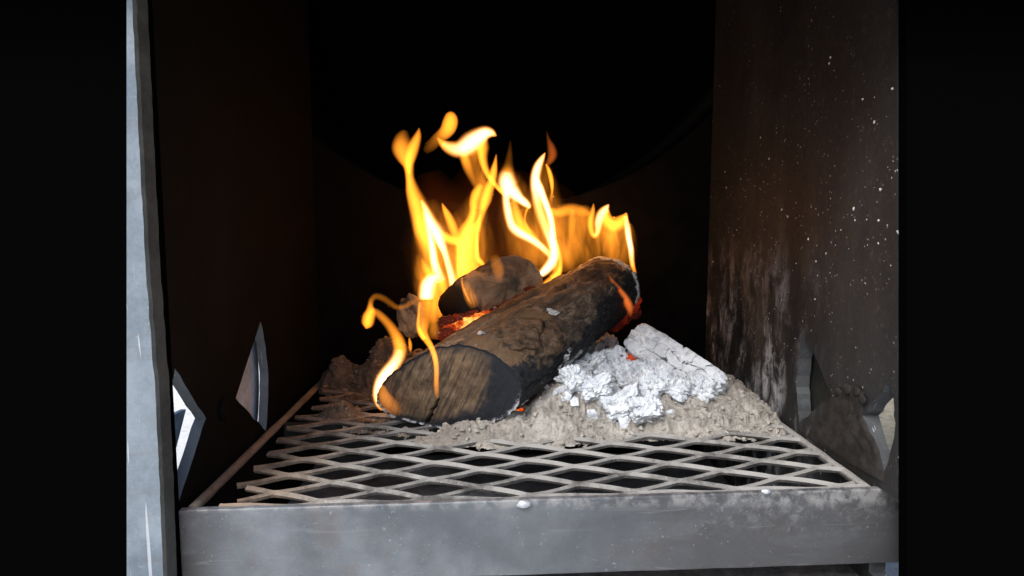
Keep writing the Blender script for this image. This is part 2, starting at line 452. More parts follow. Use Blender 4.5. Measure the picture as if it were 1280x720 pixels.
# ------------------------------------------------------------------ firebox
XL, XR, YF, YB, ZT, ZB = -0.262, 0.318, 0.548, 1.02, 0.56, -0.13
TH = 0.010
YFR = float(at_x(1121.5, 540, XR)[1])
_pa, _pb = at_x(1121.5, 660, XR), at_x(1121.5, 40, XR)
def yfz(z):                                  # the right side panel's front edge leans back a little
    return float(_pa[1] + (_pb[1] - _pa[1]) * (z - _pa[2]) / (_pb[2] - _pa[2]))
fb = empty('firebox', ((XL + XR) / 2, YF, GZ + 0.004))
tag(fb, 'sooty black steel smoker firebox open at the front around the fire', 'firebox')

def side_panel(name, x_in, sgn, sectors, mat_in, parent):
    """A vertical plate at x = x_in (inner face), thickness TH outward, with sector shaped openings."""
    yf = YF if sgn < 0 else YFR
    outer = [(yf, ZB + 0.004), (YB, ZB + 0.004), (YB, ZT), (yf, ZT)]
    if sgn > 0: outer = [(yfz(ZB + 0.004), ZB + 0.004), (YB, ZB + 0.004), (YB, ZT), (yfz(ZT), ZT), (yfz(0.0125), 0.0125), (0.559, 0.0125), (0.559, -0.066), (yfz(-0.066), -0.066)]
    bm = bmesh.new()
    def loop(pts):
        vs = [bm.verts.new((x_in, p[0], p[1])) for p in pts]
        return vs, [bm.edges.new((vs[i], vs[(i + 1) % len(vs)])) for i in range(len(vs))]
    edges = loop(outer)[1]
    for s in sectors: edges += loop(s)[1]
    bmesh.ops.triangle_fill(bm, use_beauty=True, use_dissolve=False, edges=edges)
    bmesh.ops.recalc_face_normals(bm, faces=bm.faces)
    r = bmesh.ops.extrude_face_region(bm, geom=list(bm.faces))
    nv = [g for g in r['geom'] if isinstance(g, bmesh.types.BMVert)]
    for p in nv: p.co.x += sgn * (TH if sgn < 0 else TH + 0.004)
    bmesh.ops.recalc_face_normals(bm, faces=bm.faces)
    bm.normal_update()
    off = Vector(parent.location)
    for p in bm.verts: p.co -= off
    for f in bm.faces:
        c_ = f.calc_center_median() + off
        f.material_index = 1 if abs(f.normal.x) < 0.5 and (yf if sgn < 0 else yfz(c_.z)) + 0.002 < c_.y < YB - 0.002 and ZB + 0.006 < c_.z < ZT - 0.002 else 0
    me = bpy.data.meshes.new(name); bm.to_mesh(me); bm.free()
    me.materials.append(mat_in); me.materials.append(M['edge' if sgn < 0 else 'redge'])
    o = bpy.data.objects.new(name, me); COL.objects.link(o); o.parent = parent
    return o

def sector(c, apex_off, r, a0, a1, n=16, jag=0.0012):
    """Sector polygon about C, apex pushed out by APEX_OFF along the middle angle; hand cut, so a little ragged."""
    am = (a0 + a1) / 2
    ap = (c[0] + apex_off * math.cos(am), c[1] + apex_off * math.sin(am))
    arc = [(c[0] + (r + random.uniform(-jag, jag)) * math.cos(a0 + (a1 - a0) * k / n), c[1] + (r + random.uniform(-jag, jag)) * math.sin(a0 + (a1 - a0) * k / n)) for k in range(n + 1)]
    def ragged(p, q, m=7):
        return [(p[0] + (q[0] - p[0]) * k / m + random.uniform(-jag, jag), p[1] + (q[1] - p[1]) * k / m + random.uniform(-jag, jag)) for k in range(1, m)]
    return [ap] + ragged(ap, arc[0]) + arc + ragged(arc[-1], ap)

R = math.radians
CL, CR = (0.661, 0.051), (0.609, 0.066)
far_l = sector(CL, 0.035, 0.134, R(30), R(-27)); near_l = sector(CL, 0.036, 0.108, R(146), R(208))
far_r = sector(CR, 0.027, 0.102, R(29), R(-27)); near_r = sector(CR, 0.027, CR[0] - YFR - 0.004, R(150), R(218))
lp = side_panel('side_panel', XL, -1, [far_l, near_l], M['soot'], fb)
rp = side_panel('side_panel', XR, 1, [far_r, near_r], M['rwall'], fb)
rp['label'] = 'ash spattered side panel of the firebox'

# back panel with the round cut to the cooking chamber
zc, rc, xc = 0.669, 0.42, 0.008
pts = [(XL, ZB + 0.004), (XR, ZB + 0.004)]
for k in range(33):
    x = XR + (XL - XR) * k / 32
    pts.append((x, zc - math.sqrt(max(rc * rc - (x - xc) ** 2, 0))))
n = len(pts)
vs = [(p[0], YB, p[1]) for p in pts] + [(p[0], YB + TH, p[1]) for p in pts]
fs = [list(range(n)), list(range(2 * n - 1, n - 1, -1))] + [[i, i + n, (i + 1) % n + n, (i + 1) % n] for i in range(n)]
fix_normals(mesh_obj('back_panel', vs, fs, M['sootb'], fb))
# chamber behind: lower half of a big pipe, closed at the far end
vs, fs = [], []
N = 48
for j, yy in enumerate((YB + TH + 0.001, 1.75)):
    for k in range(N):
        a = 2 * math.pi * k / N
        vs.append((xc + (rc + 0.004) * math.cos(a), yy, zc + (rc + 0.004) * math.sin(a)))
for k in range(N): fs.append([k, (k + 1) % N, N + (k + 1) % N, N + k])
fs.append(list(range(N, 2 * N)))
# front lid of the pipe above the firebox roof
for q_, (cond, dy) in enumerate(((lambda p: p[2] > ZT, 0.0), (lambda p: p[0] < XL, 0.002), (lambda p: p[0] > XR, 0.004))):
    ring_ = [k for k in range(N) if cond(vs[k])]
    ring_ = [k for k in list(range(N // 2, N)) + list(range(N // 2)) if k in ring_] if q_ == 2 else ring_
    b_ = len(vs); vs += [(vs[k][0], vs[k][1] + dy, vs[k][2]) for k in ring_]; fs.append([b_ + i for i in range(len(ring_))])
mesh_obj('cook_chamber', vs, fs, m_plain('smoked pipe steel', (0.0045, 0.0036, 0.003), 0.95, 0, 0.02), fb)
bevel_box('roof_panel', XL - TH, XR + TH, YFR - 0.013, YB + TH, ZT + 0.001, ZT + 0.011, M['soot'], fb)
bevel_box('unseen_shade_plate', -0.56, 0.62, YFR - 0.027, YFR - 0.015, 0.415, 0.60, M['black'], fb)  # unseen plate added above the opening to shade the upper interior
bevel_box('floor_panel', XL - TH, XR + TH, YF - 0.004, YB + TH, ZB - 0.004, ZB + 0.003, m_plain('old ash on floor plate', (0.34, 0.35, 0.38), 0.95, 0, 0.1), fb)

# bare front jamb (an angle strip) and added near-black plates that keep both sides dark
YJ0, YJ1 = 0.5335, 0.547
je = [at_y(169, 0, YJ0), at_y(175.5, 130, YJ0), at_y(180.5, 240, YJ0), at_y(187, 350, YJ0), at_y(192, 420, YJ0), at_y(197, 480, YJ0), at_y(203, 600, YJ0), at_y(208, 735, YJ0)]
lo, hi = at_y(160, -60, YJ0), at_y(160, 780, YJ0)
zs = np.linspace(-0.12, 0.432, 90)
ez = np.array([p[2] for p in je])[::-1]; ex = np.array([p[0] for p in je])[::-1]
vs = []
for z in zs:
    xr = np.interp(z, ez, ex) + 0.0006 * float(perlin(np.array([z * 90, 0.3, 2.1]))) + 0.0004 * float(perlin(np.array([z * 300, 5.3, 2.1])))
    if z > ez[-1]: xr += -(z - ez[-1]) * 0.02
    xl = np.interp(z, [hi[2], lo[2]], [hi[0], lo[0]]) - 0.001
    ch = 0.0022
    vs += [(xl, YJ1, z), (xl, YJ0, z), (xr - ch, YJ0, z), (xr, YJ0 + ch * 0.8, z), (xr + 0.0022, YJ1, z)]
fs = []
for i in range(len(zs) - 1):
    for k in range(5):
        a, b = i * 5 + k, i * 5 + (k + 1) % 5
        fs.append([a, b, b + 5, a + 5])
fs += [[0, 1, 2, 3, 4], [5 * (len(zs) - 1) + k for k in (4, 3, 2, 1, 0)]]
jb = fix_normals(mesh_obj('front_jamb', vs, fs, M['jamb'], fb))
me = jb.data; me.materials.append(m_plain('shaded jamb side', (0.055, 0.055, 0.05), 0.8))  # shade on the inward-facing jamb side is put into its colour
for p in me.polygons:
    if p.normal.x > 0.6: p.material_index = 1
jb['label'] = 'bare scuffed steel jamb strip'
bevel_box('dark_side_plate', -0.56, float(max(lo[0], hi[0])) + 0.004, YJ1 + 0.001, YJ1 + 0.011, -0.128, 0.60, M['black'], fb)
vs, fs = box_vf(XR + 0.0005, 0.62, 0, 1, -0.128, 0.60)
fix_normals(mesh_obj('dark_side_plate', [(p[0], yfz(p[2]) - (0.001 if p[1] else 0.012), p[2]) for p in vs], [list(q) for q in fs], M['black'], fb))

# outside damper plates on their pivots
def disc(name, x, c, r, sgn, mat, a0=0, a1=2 * math.pi, n=40, th=0.005):
    ps = [(c[0] + r * math.cos(a0 + (a1 - a0) * k / n), c[1] + r * math.sin(a0 + (a1 - a0) * k / n)) for k in range(n + (0 if a1 - a0 > 6.2 else 1))]
    if a1 - a0 < 6.2: ps = [c] + ps
    m = len(ps)
    vs = [(x, p[0], p[1]) for p in ps] + [(x + sgn * th, p[0], p[1]) for p in ps]
    fs = [list(range(m)), list(range(2 * m - 1, m - 1, -1))] + [[i, (i + 1) % m, (i + 1) % m + m, i + m] for i in range(m)]
    return fix_normals(mesh_obj(name, vs, fs, mat, fb))
disc('damper_plate', XL - TH - 0.006, CL, 0.15, -1, M['damper'], R(-62), R(74))
disc('damper_plate', XL - TH - 0.024, CL, 0.095, -1, M['damper'], R(176), R(232))
disc('damper_plate', XR + TH + 0.008, CR, 0.118, 1, M['ddark'], R(-80), R(80))

def lumpy(c, r, seed, sub=3, amp=0.25, freq=1.6, sc=(1, 1, 1)):
    bm = bmesh.new(); bmesh.ops.create_icosphere(bm, subdivisions=sub, radius=1.0)
    p = np.array([q.co[:] for q in bm.verts]); fs = [[q.index for q in f.verts] for f in bm.faces]; bm.free()
    d = 1 + amp * fbm(p * freq + seed * 7.7, 4, 0.55)
    return p * d[:, None] * r * np.array(sc) + np.array(c), fs

def bolt(x, c, sgn):
    v_, f_ = lumpy((x, c[0], c[1]), 0.010, 3.1 + x, 3, 0.4, 1.8, (0.35, 1, 1))
    mesh_obj('pivot_bolt', v_, f_, M['soot'], fb, True)
bolt(XL + 0.001, CL, 1)

# crusted rusty spoke plate between the two openings of the right side panel
def wall_patch(name, pix, x0, th, mat, n=5):
    pts = []
    for i in range(len(pix)):
        a_, b_ = at_x(*pix[i], x0), at_x(*pix[(i + 1) % len(pix)], x0)
        for k in range(n):
            q_ = a_ + (b_ - a_) * k / n
            pts.append((x0 - th * random.uniform(0.6, 1.0), q_[1] + random.uniform(-1, 1) * 0.0012, q_[2] + random.uniform(-1, 1) * 0.0012))
    pts = np.array(pts); c_ = pts.mean(0); m = len(pts); vs, fs = [], []
    for t_ in (1.0, 0.93, 0.75, 0.5, 0.25):
        for k in range(m):
            q_ = c_ + (pts[k] - c_) * t_
            q_[0] = x0 - (0.0002 if t_ == 1.0 else th * (0.8 + 0.9 * float(fbm(np.array([q_ * 90]), 3)[0])))
            vs.append(q_)
    vs.append(c_)
    for r_ in range(4):
        for k in range(m): fs.append([r_ * m + k, r_ * m + (k + 1) % m, (r_ + 1) * m + (k + 1) % m, (r_ + 1) * m + k])
    for k in range(m): fs.append([4 * m + k, 4 * m + (k + 1) % m, 5 * m])
    return fix_normals(mesh_obj(name, vs, fs, mat, fb, True))
wall_patch('spoke_plate', [(1008, 545), (1030, 515), (1044, 494), (1062, 480), (1080, 492), (1080, 522), (1100, 565), (1108, 606), (1060, 580)], XR, 0.0028, M['rust'])
for k, (px, py, r_) in enumerate([(1048, 490, 0.0045), (1059, 486, 0.0055), (1070, 489, 0.005), (1078, 499, 0.0045)]):
    v_, f_ = lumpy(at_x(px, py, XR - 0.002), r_, k * 2.3 + 40, 3, 0.25, 1.6, (0.4, 1.3, 0.9)); mesh_obj('slag_lump', v_, f_, M['rust'], fb, True)

# lower sill under the grate bar
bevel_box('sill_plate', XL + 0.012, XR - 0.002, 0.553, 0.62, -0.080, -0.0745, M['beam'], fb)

# ash flecks stuck on the right side panel (geometry), small patches of dust joined as one part
vs, fs = [], []
for k in range(260):
    py = 60 + 480 * random.random() ** 0.75; px = 885 + 232 * random.random() ** 0.8
    p = at_x(px, py, XR - 0.0004)
    if p[1] > YB - 0.01 or p[1] < YF + 0.005 or p[2] < 0.0: continue
    if any(math.hypot(p[1] - CR[0], p[2] - CR[1]) < q for q in (0.11,)): continue
    r = (0.0004 + 0.0013 * random.random() ** 5) * (0.7 + 0.5 * p[1])
    m = 6; b = len(vs); ph = random.random() * 6
    for i in range(m):
        a = ph + 2 * math.pi * i / m; q = r * random.uniform(0.6, 1.2)
        vs.append((XR - 0.0002, p[1] + q * math.cos(a) * 1.3, p[2] + q * math.sin(a)))
    vs.append((XR - 0.0002 - r * 0.6, p[1], p[2]))
    for i in range(m): fs.append([b + i, b + (i + 1) % m, b + m])
fl = mesh_obj('ash_fleck', vs, fs, M['fleck'], fb); fl['kind'] = 'stuff'

# ------------------------------------------------------------------ grate
GX = 0.03
def tiltg(v):
    v = np.array(v, float); v[:, 2] += 0.021 * (v[:, 0] - GX) + 0.002; return v
gz = lambda x: 0.021 * (x - GX) + 0.002
gr = empty('fire_grate', (GX, YF, -0.058))
tag(gr, 'expanded steel mesh grate with front bar under the burning logs and ash', 'grate')
ROW, LWD, X0, Y0 = 0.0205, 0.0877, -0.015, 0.606

def make_mesh():
    vs, fs = [], []
    nr0, nr1 = -3, 20
    for r in range(nr0, nr1):
        ym = Y0 + (r + 0.5) * ROW                # ribbon between hole rows r and r+1
        par = r & 1                              # phase
        x_l, x_r = -0.226 - 0.012 * random.random() + (0.01 if r < 0 else 0), 0.313
        xs = np.arange(x_l, x_r, LWD / 22)
        ph = (xs - X0) / LWD - (0.5 if par else 0.0)
        tri = 1 - 4 * np.abs((ph - np.floor(ph)) - 0.5)          # -1 at hole-centre x, +1 at hole-end x ... triangular
        tri = -tri
        q = np.clip(tri * 1.10, -1, 1)                             # flat bridges at the knuckles
        q = q * (1.5 - 0.5 * q * q) * 0.05 + q * 0.95
        y = ym + q * (ROW / 2 - 0.0006)
        y = np.maximum(y, YF + 0.0125)
        slope = np.gradient(y, xs)
        zc_ = 0.0010 * np.sin(ph * 2 * math.pi) + 0.0008 * perlin(np.stack([xs * 14, np.full_like(xs, r * 3.3), xs * 0], 1))
        yj = 0.0006 * perlin(np.stack([xs * 25, np.full_like(xs, r * 5.1), xs * 0 + 4], 1))
        tw = math.radians(28)                                      # strands stand tilted
        hw, ht = 0.0026, 0.0015
        nrm = 1 / np.sqrt(1 + slope ** 2)
        b = len(vs)
        corners = [(-hw, -ht), (-hw * 0.8, ht), (hw * 0.8, ht), (hw, -ht)]
        for i in range(len(xs)):
            t2 = tw + 0.25 * math.sin(ph[i] * 2 * math.pi)
            for (a, c) in corners:
                dy = a * math.cos(t2) - c * math.sin(t2); dz = a * math.sin(t2) + c * math.cos(t2)
                nx, ny = -slope[i] * nrm[i], nrm[i]
                vs.append((xs[i] + nx * dy, y[i] + yj[i] + ny * dy, zc_[i] + dz))
        m = len(corners)
        for i in range(len(xs) - 1):
            for k in range(m):
                a, c = b + i * m + k, b + i * m + (k + 1) % m
                fs.append([a, c, c + m, a + m])
        fs.append([b + k for k in range(m)]); fs.append([b + (len(xs) - 1) * m + k for k in range(m - 1, -1, -1)])
    return tiltg(vs), fs
gv, gf = make_mesh()
fix_normals(mesh_obj('expanded_metal_sheet', gv, gf, M['mesh'], gr, False))
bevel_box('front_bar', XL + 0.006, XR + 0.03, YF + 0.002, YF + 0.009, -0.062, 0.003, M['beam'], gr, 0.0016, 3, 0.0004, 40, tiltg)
# side rails: rounded bars along both walls
def bar(name, p, q, r, mat, parent, n=10, seg=30, wob=0.0):
    p, q = np.array(p, float), np.array(q, float); d = (q - p) / np.linalg.norm(q - p)
    a = np.cross(d, [0, 0, 1]); a /= np.linalg.norm(a); b = np.cross(a, d)
    vs, fs = [], []
    for i in range(seg + 1):
        c = p + (q - p) * i / seg
        for k in range(n):
            t = 2 * math.pi * k / n; rr = r * (1 + wob * float(perlin(np.array([i * 0.9, k * 0.7, r * 100]))))
            vs.append(c + rr * (math.cos(t) * a + math.sin(t) * b))
    for i in range(seg):
        for k in range(n): fs.append([i * n + k, i * n + (k + 1) % n, (i + 1) * n + (k + 1) % n, (i + 1) * n + k])
    fs += [list(range(n))[::-1], [seg * n + k for k in range(n)]]
    return mesh_obj(name, vs, fs, mat, parent, True)
bar('side_rail', (-0.248, YF + 0.011, gz(-0.248) + 0.000), (-0.250, YB - 0.005, gz(-0.248)), 0.0042, M['rail'], gr, wob=0.15)
bar('side_rail', (0.3125, YF + 0.011, gz(0.31) - 0.001), (0.3125, YB - 0.005, gz(0.31) - 0.001), 0.0042, M['mesh'], gr, wob=0.15)
bevel_box('cross_bar', -0.245, 0.308, 0.79, 0.797, -0.034, -0.004, M['ddark'], gr, 0.001, 1)
wp = at_y(655, 630, YF + 0.001); wv, wf = lumpy(wp, 0.0045, 5.5, 2, 0.4, 2.0, (1.3, 0.7, 0.8)); mesh_obj('weld_spot', wv, wf, M['weld'], gr, True)
wp = at_y(958, 614, YF + 0.004); wv, wf = lumpy(wp, 0.0035, 8.5, 2, 0.4, 2.0, (1.3, 0.7, 0.7)); mesh_obj('weld_spot', wv, wf, M['weld'], gr, True)

# ------------------------------------------------------------------ ash bed
BUMPS = [  # x, y, height, rx, ry
    (0.125, 0.86, 0.046, 0.105, 0.080), (0.085, 0.752, 0.034, 0.040, 0.030), (0.062, 0.772, 0.016, 0.022, 0.02), (0.108, 0.765, 0.014, 0.022, 0.018), (0.045, 0.735, 0.016, 0.05, 0.030),
    (-0.010, 0.725, 0.012, 0.075, 0.026), (0.160, 0.760, 0.024, 0.05, 0.034), (0.215, 0.785, 0.032, 0.045, 0.042), (0.265, 0.79, 0.017, 0.04, 0.04),
    (0.20, 0.735, 0.014, 0.10, 0.026), (0.285, 0.76, 0.012, 0.04, 0.03), (0.29, 0.86, 0.012, 0.05, 0.09), (0.02, 0.93, 0.05, 0.14, 0.07),
    (-0.218, 0.965, 0.044, 0.030, 0.028), (-0.156, 0.95, 0.054, 0.032, 0.032), (-0.10, 0.91, 0.016, 0.04, 0.04), (-0.11, 0.965, 0.032, 0.05, 0.04),
    (-0.187, 0.815, 0.024, 0.030, 0.020), (-0.13, 0.80, 0.011, 0.045, 0.022), (-0.10, 0.755, 0.012, 0.06, 0.024), (-0.06, 0.715, 0.012, 0.055, 0.02), (-0.165, 0.77, 0.011, 0.04, 0.02), (-0.19, 0.885, 0.006, 0.04, 0.03),
]
def ash_h(x, y):
    h = np.full_like(x, -0.012)
    for (bx, by, bh, rx, ry) in BUMPS:
        d = ((x - bx) / rx) ** 2 + ((y - by) / ry) ** 2
        h = h + (bh) * np.exp(-d * 1.15) * 1.05
    h = h + 0.0105 * sstep(0.665, 0.715, y + 0.012 * np.sin(x * 31)) * sstep(-0.075, -0.02, x)
    h = h + 0.006 * sstep(0.78, 0.83, y) - 0.001 * sstep(-0.06, -0.12, x)
    return h
NX, NY = 460, 330
gx, gy = np.meshgrid(np.linspace(-0.244, 0.316, NX), np.linspace(0.655, 1.012, NY), indexing='ij')
h0 = ash_h(gx, gy)
dhx = np.gradient(h0, gx[:, 0], axis=0); dhy = np.gradient(h0, gy[0], axis=1)
nrm_ = np.stack([-dhx, -dhy, np.ones_like(dhx)], -1); nrm_ /= np.linalg.norm(nrm_, axis=-1, keepdims=True)
P3 = np.stack([gx, gy, h0], -1)
lump = billow(P3 * 34, 2, 0.5); fine = billow(P3 * 95 + 3, 3, 0.55); vf = fbm(P3 * 330 + 9, 2, 0.6)
amp = np.clip((h0 + 0.012) / 0.03, 0.1, 1.2)
disp_ = amp * (0.0042 * lump + 0.0024 * fine + 0.0013 * vf) + 0.0030 * fbm(P3 * 55 + 31, 3, 0.6) * np.clip(1.4 - amp, 0.3, 1)
P3 = P3 + nrm_ * disp_[..., None]
hh = P3[..., 2]
hh = np.where(hh < 0.010, hh - 0.003, hh)                        # thin ash sinks between the strands
keep = hh > -0.0045
hz = np.minimum(hh, 0.13) + gz(gx)
vid = np.arange(NX * NY).reshape(NX, NY)
vs = np.stack([P3[..., 0], P3[..., 1], hz], -1).reshape(-1, 3)
vs[:, 0] = np.clip(vs[:, 0], -0.244, XR - 0.003)
q = keep[:-1, :-1] & keep[1:, :-1] & keep[:-1, 1:] & keep[1:, 1:]
i, j = np.nonzero(q)
fs = np.stack([vid[i, j], vid[i + 1, j], vid[i + 1, j + 1], vid[i, j + 1]], 1)
used = np.unique(fs); remap = np.full(NX * NY, -1); remap[used] = np.arange(len(used)); fs = remap[fs]
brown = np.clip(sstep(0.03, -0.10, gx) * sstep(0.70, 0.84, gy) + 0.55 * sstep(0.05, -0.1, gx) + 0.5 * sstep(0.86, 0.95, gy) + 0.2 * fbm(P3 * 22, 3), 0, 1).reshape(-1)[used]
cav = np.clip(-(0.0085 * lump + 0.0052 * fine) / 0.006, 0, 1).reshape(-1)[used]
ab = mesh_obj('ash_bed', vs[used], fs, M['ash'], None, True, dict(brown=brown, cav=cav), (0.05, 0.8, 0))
tag(ab, 'heaped grey and brown wood ash lying on the grate mesh', 'ash', None, 'stuff')

def ash_top(x, y):
    i_ = int(np.clip((x + 0.244) / 0.56 * (NX - 1), 0, NX - 1)); j_ = int(np.clip((y - 0.655) / 0.357 * (NY - 1), 0, NY - 1))
    return hz[i_, j_], keep[i_, j_]

# crumbs on the ash
vs, fs = [], []; brn = []
t_v, t_f = lumpy((0, 0, 0), 1, 1.0, 1, 0.0)
for k in range(11000):
    x = random.uniform(-0.24, 0.312); y = random.uniform(0.66, 0.99)
    z, ok = ash_top(x, y)
    if not ok: continue
    r = 0.0006 + 0.0034 * random.random() ** 6
    s = np.array([random.uniform(0.6, 1.4), random.uniform(0.6, 1.4), random.uniform(0.5, 1.0)])
    pv = t_v * (1 + 0.35 * RNG.normal(size=(len(t_v), 1)).clip(-1, 1)) * r * s + np.array([x, y, z + r * 0.3])
    b = len(vs); vs += pv.tolist(); fs += [[a + b for a in f] for f in t_f]
    bb = float(np.clip(sstep(0.03, -0.10, np.array(x)) * sstep(0.7, 0.84, np.array(y)) + random.uniform(-0.3, 0.15), 0, 1)); brn += [bb] * len(pv)
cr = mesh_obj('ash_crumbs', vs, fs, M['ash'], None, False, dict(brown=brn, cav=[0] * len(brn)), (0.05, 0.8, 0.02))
tag(cr, 'loose crumbs of ash scattered over the heap and the mesh', 'ash', None, 'stuff')

def on_ash(px, py, out=0.0):
    r = ray(px, py); r = r / np.linalg.norm(r)
    for k in range(2000):
        p = EYE + r * (0.55 + k * 0.0004)
        if p[1] > 0.99 or p[0] > XR: break
        if p[1] > 0.66 and p[2] < ash_top(p[0], p[1])[0]: break
    return p - r * out

# ------------------------------------------------------------------ charcoal chunks
def chunk(name, label, c, size, rot, grid=(4, 2, 2), seed=1.0, amp=0.12, groove=0.16, res=26, mat='white', group='ash white charcoal pieces', taper=0.0, bias=0.62):
    nx, ny, nz = [max(6, int(res * s / max(size))) for s in size]
    bm = bmesh.new()
    vdict = {}
    vs, fs = [], []
    def vid_(i, j, k):
        key = (i, j, k)
        if key not in vdict:
            vdict[key] = len(vs); vs.append((2 * i / nx - 1, 2 * j / ny - 1, 2 * k / nz - 1))
        return vdict[key]
    bm.free()
    for (a, b, n_) in ((nx, ny, nz),):
        for i in range(nx):
            for j in range(ny):
                for k in (0, nz):
                    f = [vid_(i, j, k), vid_(i + 1, j, k), vid_(i + 1, j + 1, k), vid_(i, j + 1, k)]
                    fs.append(f if k else f[::-1])
        for i in range(nx):
            for k in range(nz):
                for j in (0, ny):
                    f = [vid_(i, j, k), vid_(i + 1, j, k), vid_(i + 1, j, k + 1), vid_(i, j, k + 1)]
                    fs.append(f if not j else f[::-1])
        for j in range(ny):
            for k in range(nz):
                for i in (0, nx):
                    f = [vid_(i, j, k), vid_(i, j + 1, k), vid_(i, j + 1, k + 1), vid_(i, j, k + 1)]
                    fs.append(f if i else f[::-1])
    p = np.array(vs)
    # round the edges a little
    l = np.linalg.norm(p, axis=1)[:, None]; p8 = (np.abs(p) ** 7).sum(1)[:, None] ** (1 / 7)
    pr = p / np.maximum(p8, 1e-6)
    p = pr
    cr_ = np.zeros(len(p))
    for ax in range(3):
        m = grid[ax]
        oth = p[:, (ax + 1) % 3] if ax else p[:, 2]
        t = (p[:, ax] + 1) / 2 * m + 0.42 * perlin(p * 1.9 + seed * 5 + ax * 11) + 0.12 * perlin(p * 7 + seed * 3 + ax * 5)
        if ax == 0: t = t + 0.28 * np.floor((oth + 1) * 0.5 * max(grid[2], 1) + 0.2 * perlin(p * 3 + seed))
        d = np.abs(t - np.round(t)); inside = (np.round(t) > 0) & (np.round(t) < m)
        w_ = 0.085 + 0.06 * perlin(p * 2.3 + seed)
        cr_ = np.maximum(cr_, np.where(inside, 1 - sstep(0.0, 1.0, d / np.maximum(w_, 0.03)), 0))
    cr_ *= np.clip(bias + 1.5 * perlin(p * 1.6 + seed * 3), 0.0, 1)
    disp = 1 + amp * fbm(p * 1.5 + seed * 9, 4, 0.6) + 0.4 * amp * billow(p * 4 + seed, 2) - groove * cr_
    p = p * disp[:, None]
    if taper: p[:, 1:] *= (1 - taper * (p[:, :1] + 1) / 2)
    p = p * np.array(size) / 2
    mw = Matrix.LocRotScale(None, rot.to_quaternion() if hasattr(rot, 'to_quaternion') else rot, None).to_3x3()
    p = p @ np.array(mw).T
    o = mesh_obj(name, p + np.array(c), fs, M[mat], None, True, dict(crack=cr_), c)
    if label: tag(o, label, 'charcoal', group)
    return o

def frame(ax, upish):
    ax = Vector(ax).normalized(); u = Vector(upish); y = (u - ax * u.dot(ax)).normalized(); z = ax.cross(y)
    return Matrix((ax, y, z)).transposed()

a = at_y(793, 422, 0.850); b = on_ash(896, 490, 0.008)
print('SLAB', a, b, on_ash(896, 490), on_ash(815, 450), on_ash(760, 470))
c = (a + b) / 2; L = np.linalg.norm(b - a)
view = Vector(EYE - c).normalized()
ax = Vector(b - a).normalized()
face = (view + Vector((-0.05, 0, 0.45))).normalized()
chunk('charcoal_chunk', 'long checkered slab of white ashed charcoal leaning across the top of the heap', tuple(c), (L * 1.04, 0.030, 0.043), frame(ax, face), (6, 1, 3), 2.2, 0.06, 0.12, 120, bias=1.05)
def ck(label, px, py, Y, size, ax, grid, seed, amp=0.16, taper=0.1, res=40, groove=0.12):
    c = on_ash(px, py, min(size) * 0.25); chunk('charcoal_chunk', label, tuple(c), size, frame(ax, EYE - c + np.array([0, 0, 0.2])), grid, seed, amp, groove, res, taper=taper)
ck('small pointed white charcoal piece standing against the big log', 757, 432, 0.845, (0.034, 0.024, 0.042), (1, 0.3, -0.4), (2, 1, 2), 4.1, 0.22, 0.35)
ck('bright squarish charcoal block in the middle of the heap with cracked front', 790, 476, 0.785, (0.046, 0.034, 0.044), (1, 0.1, -0.15), (2, 2, 3), 5.7, 0.2)
ck('crumbling grey white charcoal lump below the pointed piece', 737, 462, 0.80, (0.028, 0.028, 0.040), (0.3, 0.1, -1), (3, 2, 2), 6.3, 0.28)
ck('low white charcoal nub beside the dark hole in the heap', 806, 512, 0.765, (0.034, 0.026, 0.024), (1, 0, 0.2), (3, 1, 2), 7.9, 0.26)
ck('narrow ash white charcoal stick tucked under the checkered slab', 826, 466, 0.80, (0.046, 0.018, 0.018), (1, -0.3, -0.8), (5, 1, 1), 8.8, 0.2)
ck('flaky charcoal piece with grey edge touching the log underside', 716, 474, 0.79, (0.026, 0.02, 0.024), (1, 0.4, 0.4), (2, 1, 2), 9.4, 0.35)
ck('broken white charcoal tip at the lower end of the slab', 872, 486, 0.785, (0.030, 0.022, 0.030), (1, -0.2, -0.5), (2, 1, 2), 10.6, 0.26)
ck('white charcoal piece leaning behind the squarish block', 770, 452, 0.815, (0.032, 0.02, 0.034), (0.8, 0, 0.5), (2, 1, 2), 12.1, 0.25)
ck('rounded white charcoal lump under the checkered slab near its middle', 838, 482, 0.8, (0.040, 0.026, 0.026), (1, 0, -0.6), (3, 1, 2), 13.3, 0.25)
ck('grey streaked charcoal piece low on the heap under the squarish block', 778, 505, 0.78, (0.040, 0.026, 0.028), (1, 0, 0.5), (3, 1, 2), 14.6, 0.28)
ck('crusty white charcoal shard between the squarish block and the slab', 812, 486, 0.78, (0.036, 0.022, 0.030), (0.4, 0, 1), (3, 1, 2), 15.2, 0.28)
ck('slim upright white flake of charcoal beside the crumbling lump', 754, 470, 0.8, (0.034, 0.018, 0.022), (0.2, 0, 1), (3, 1, 1), 16.9, 0.3)
ck('thick pale charcoal piece half sunk in ash near the log', 744, 486, 0.8, (0.034, 0.024, 0.024), (1, 0, 0.3), (2, 1, 2), 17.7, 0.3)
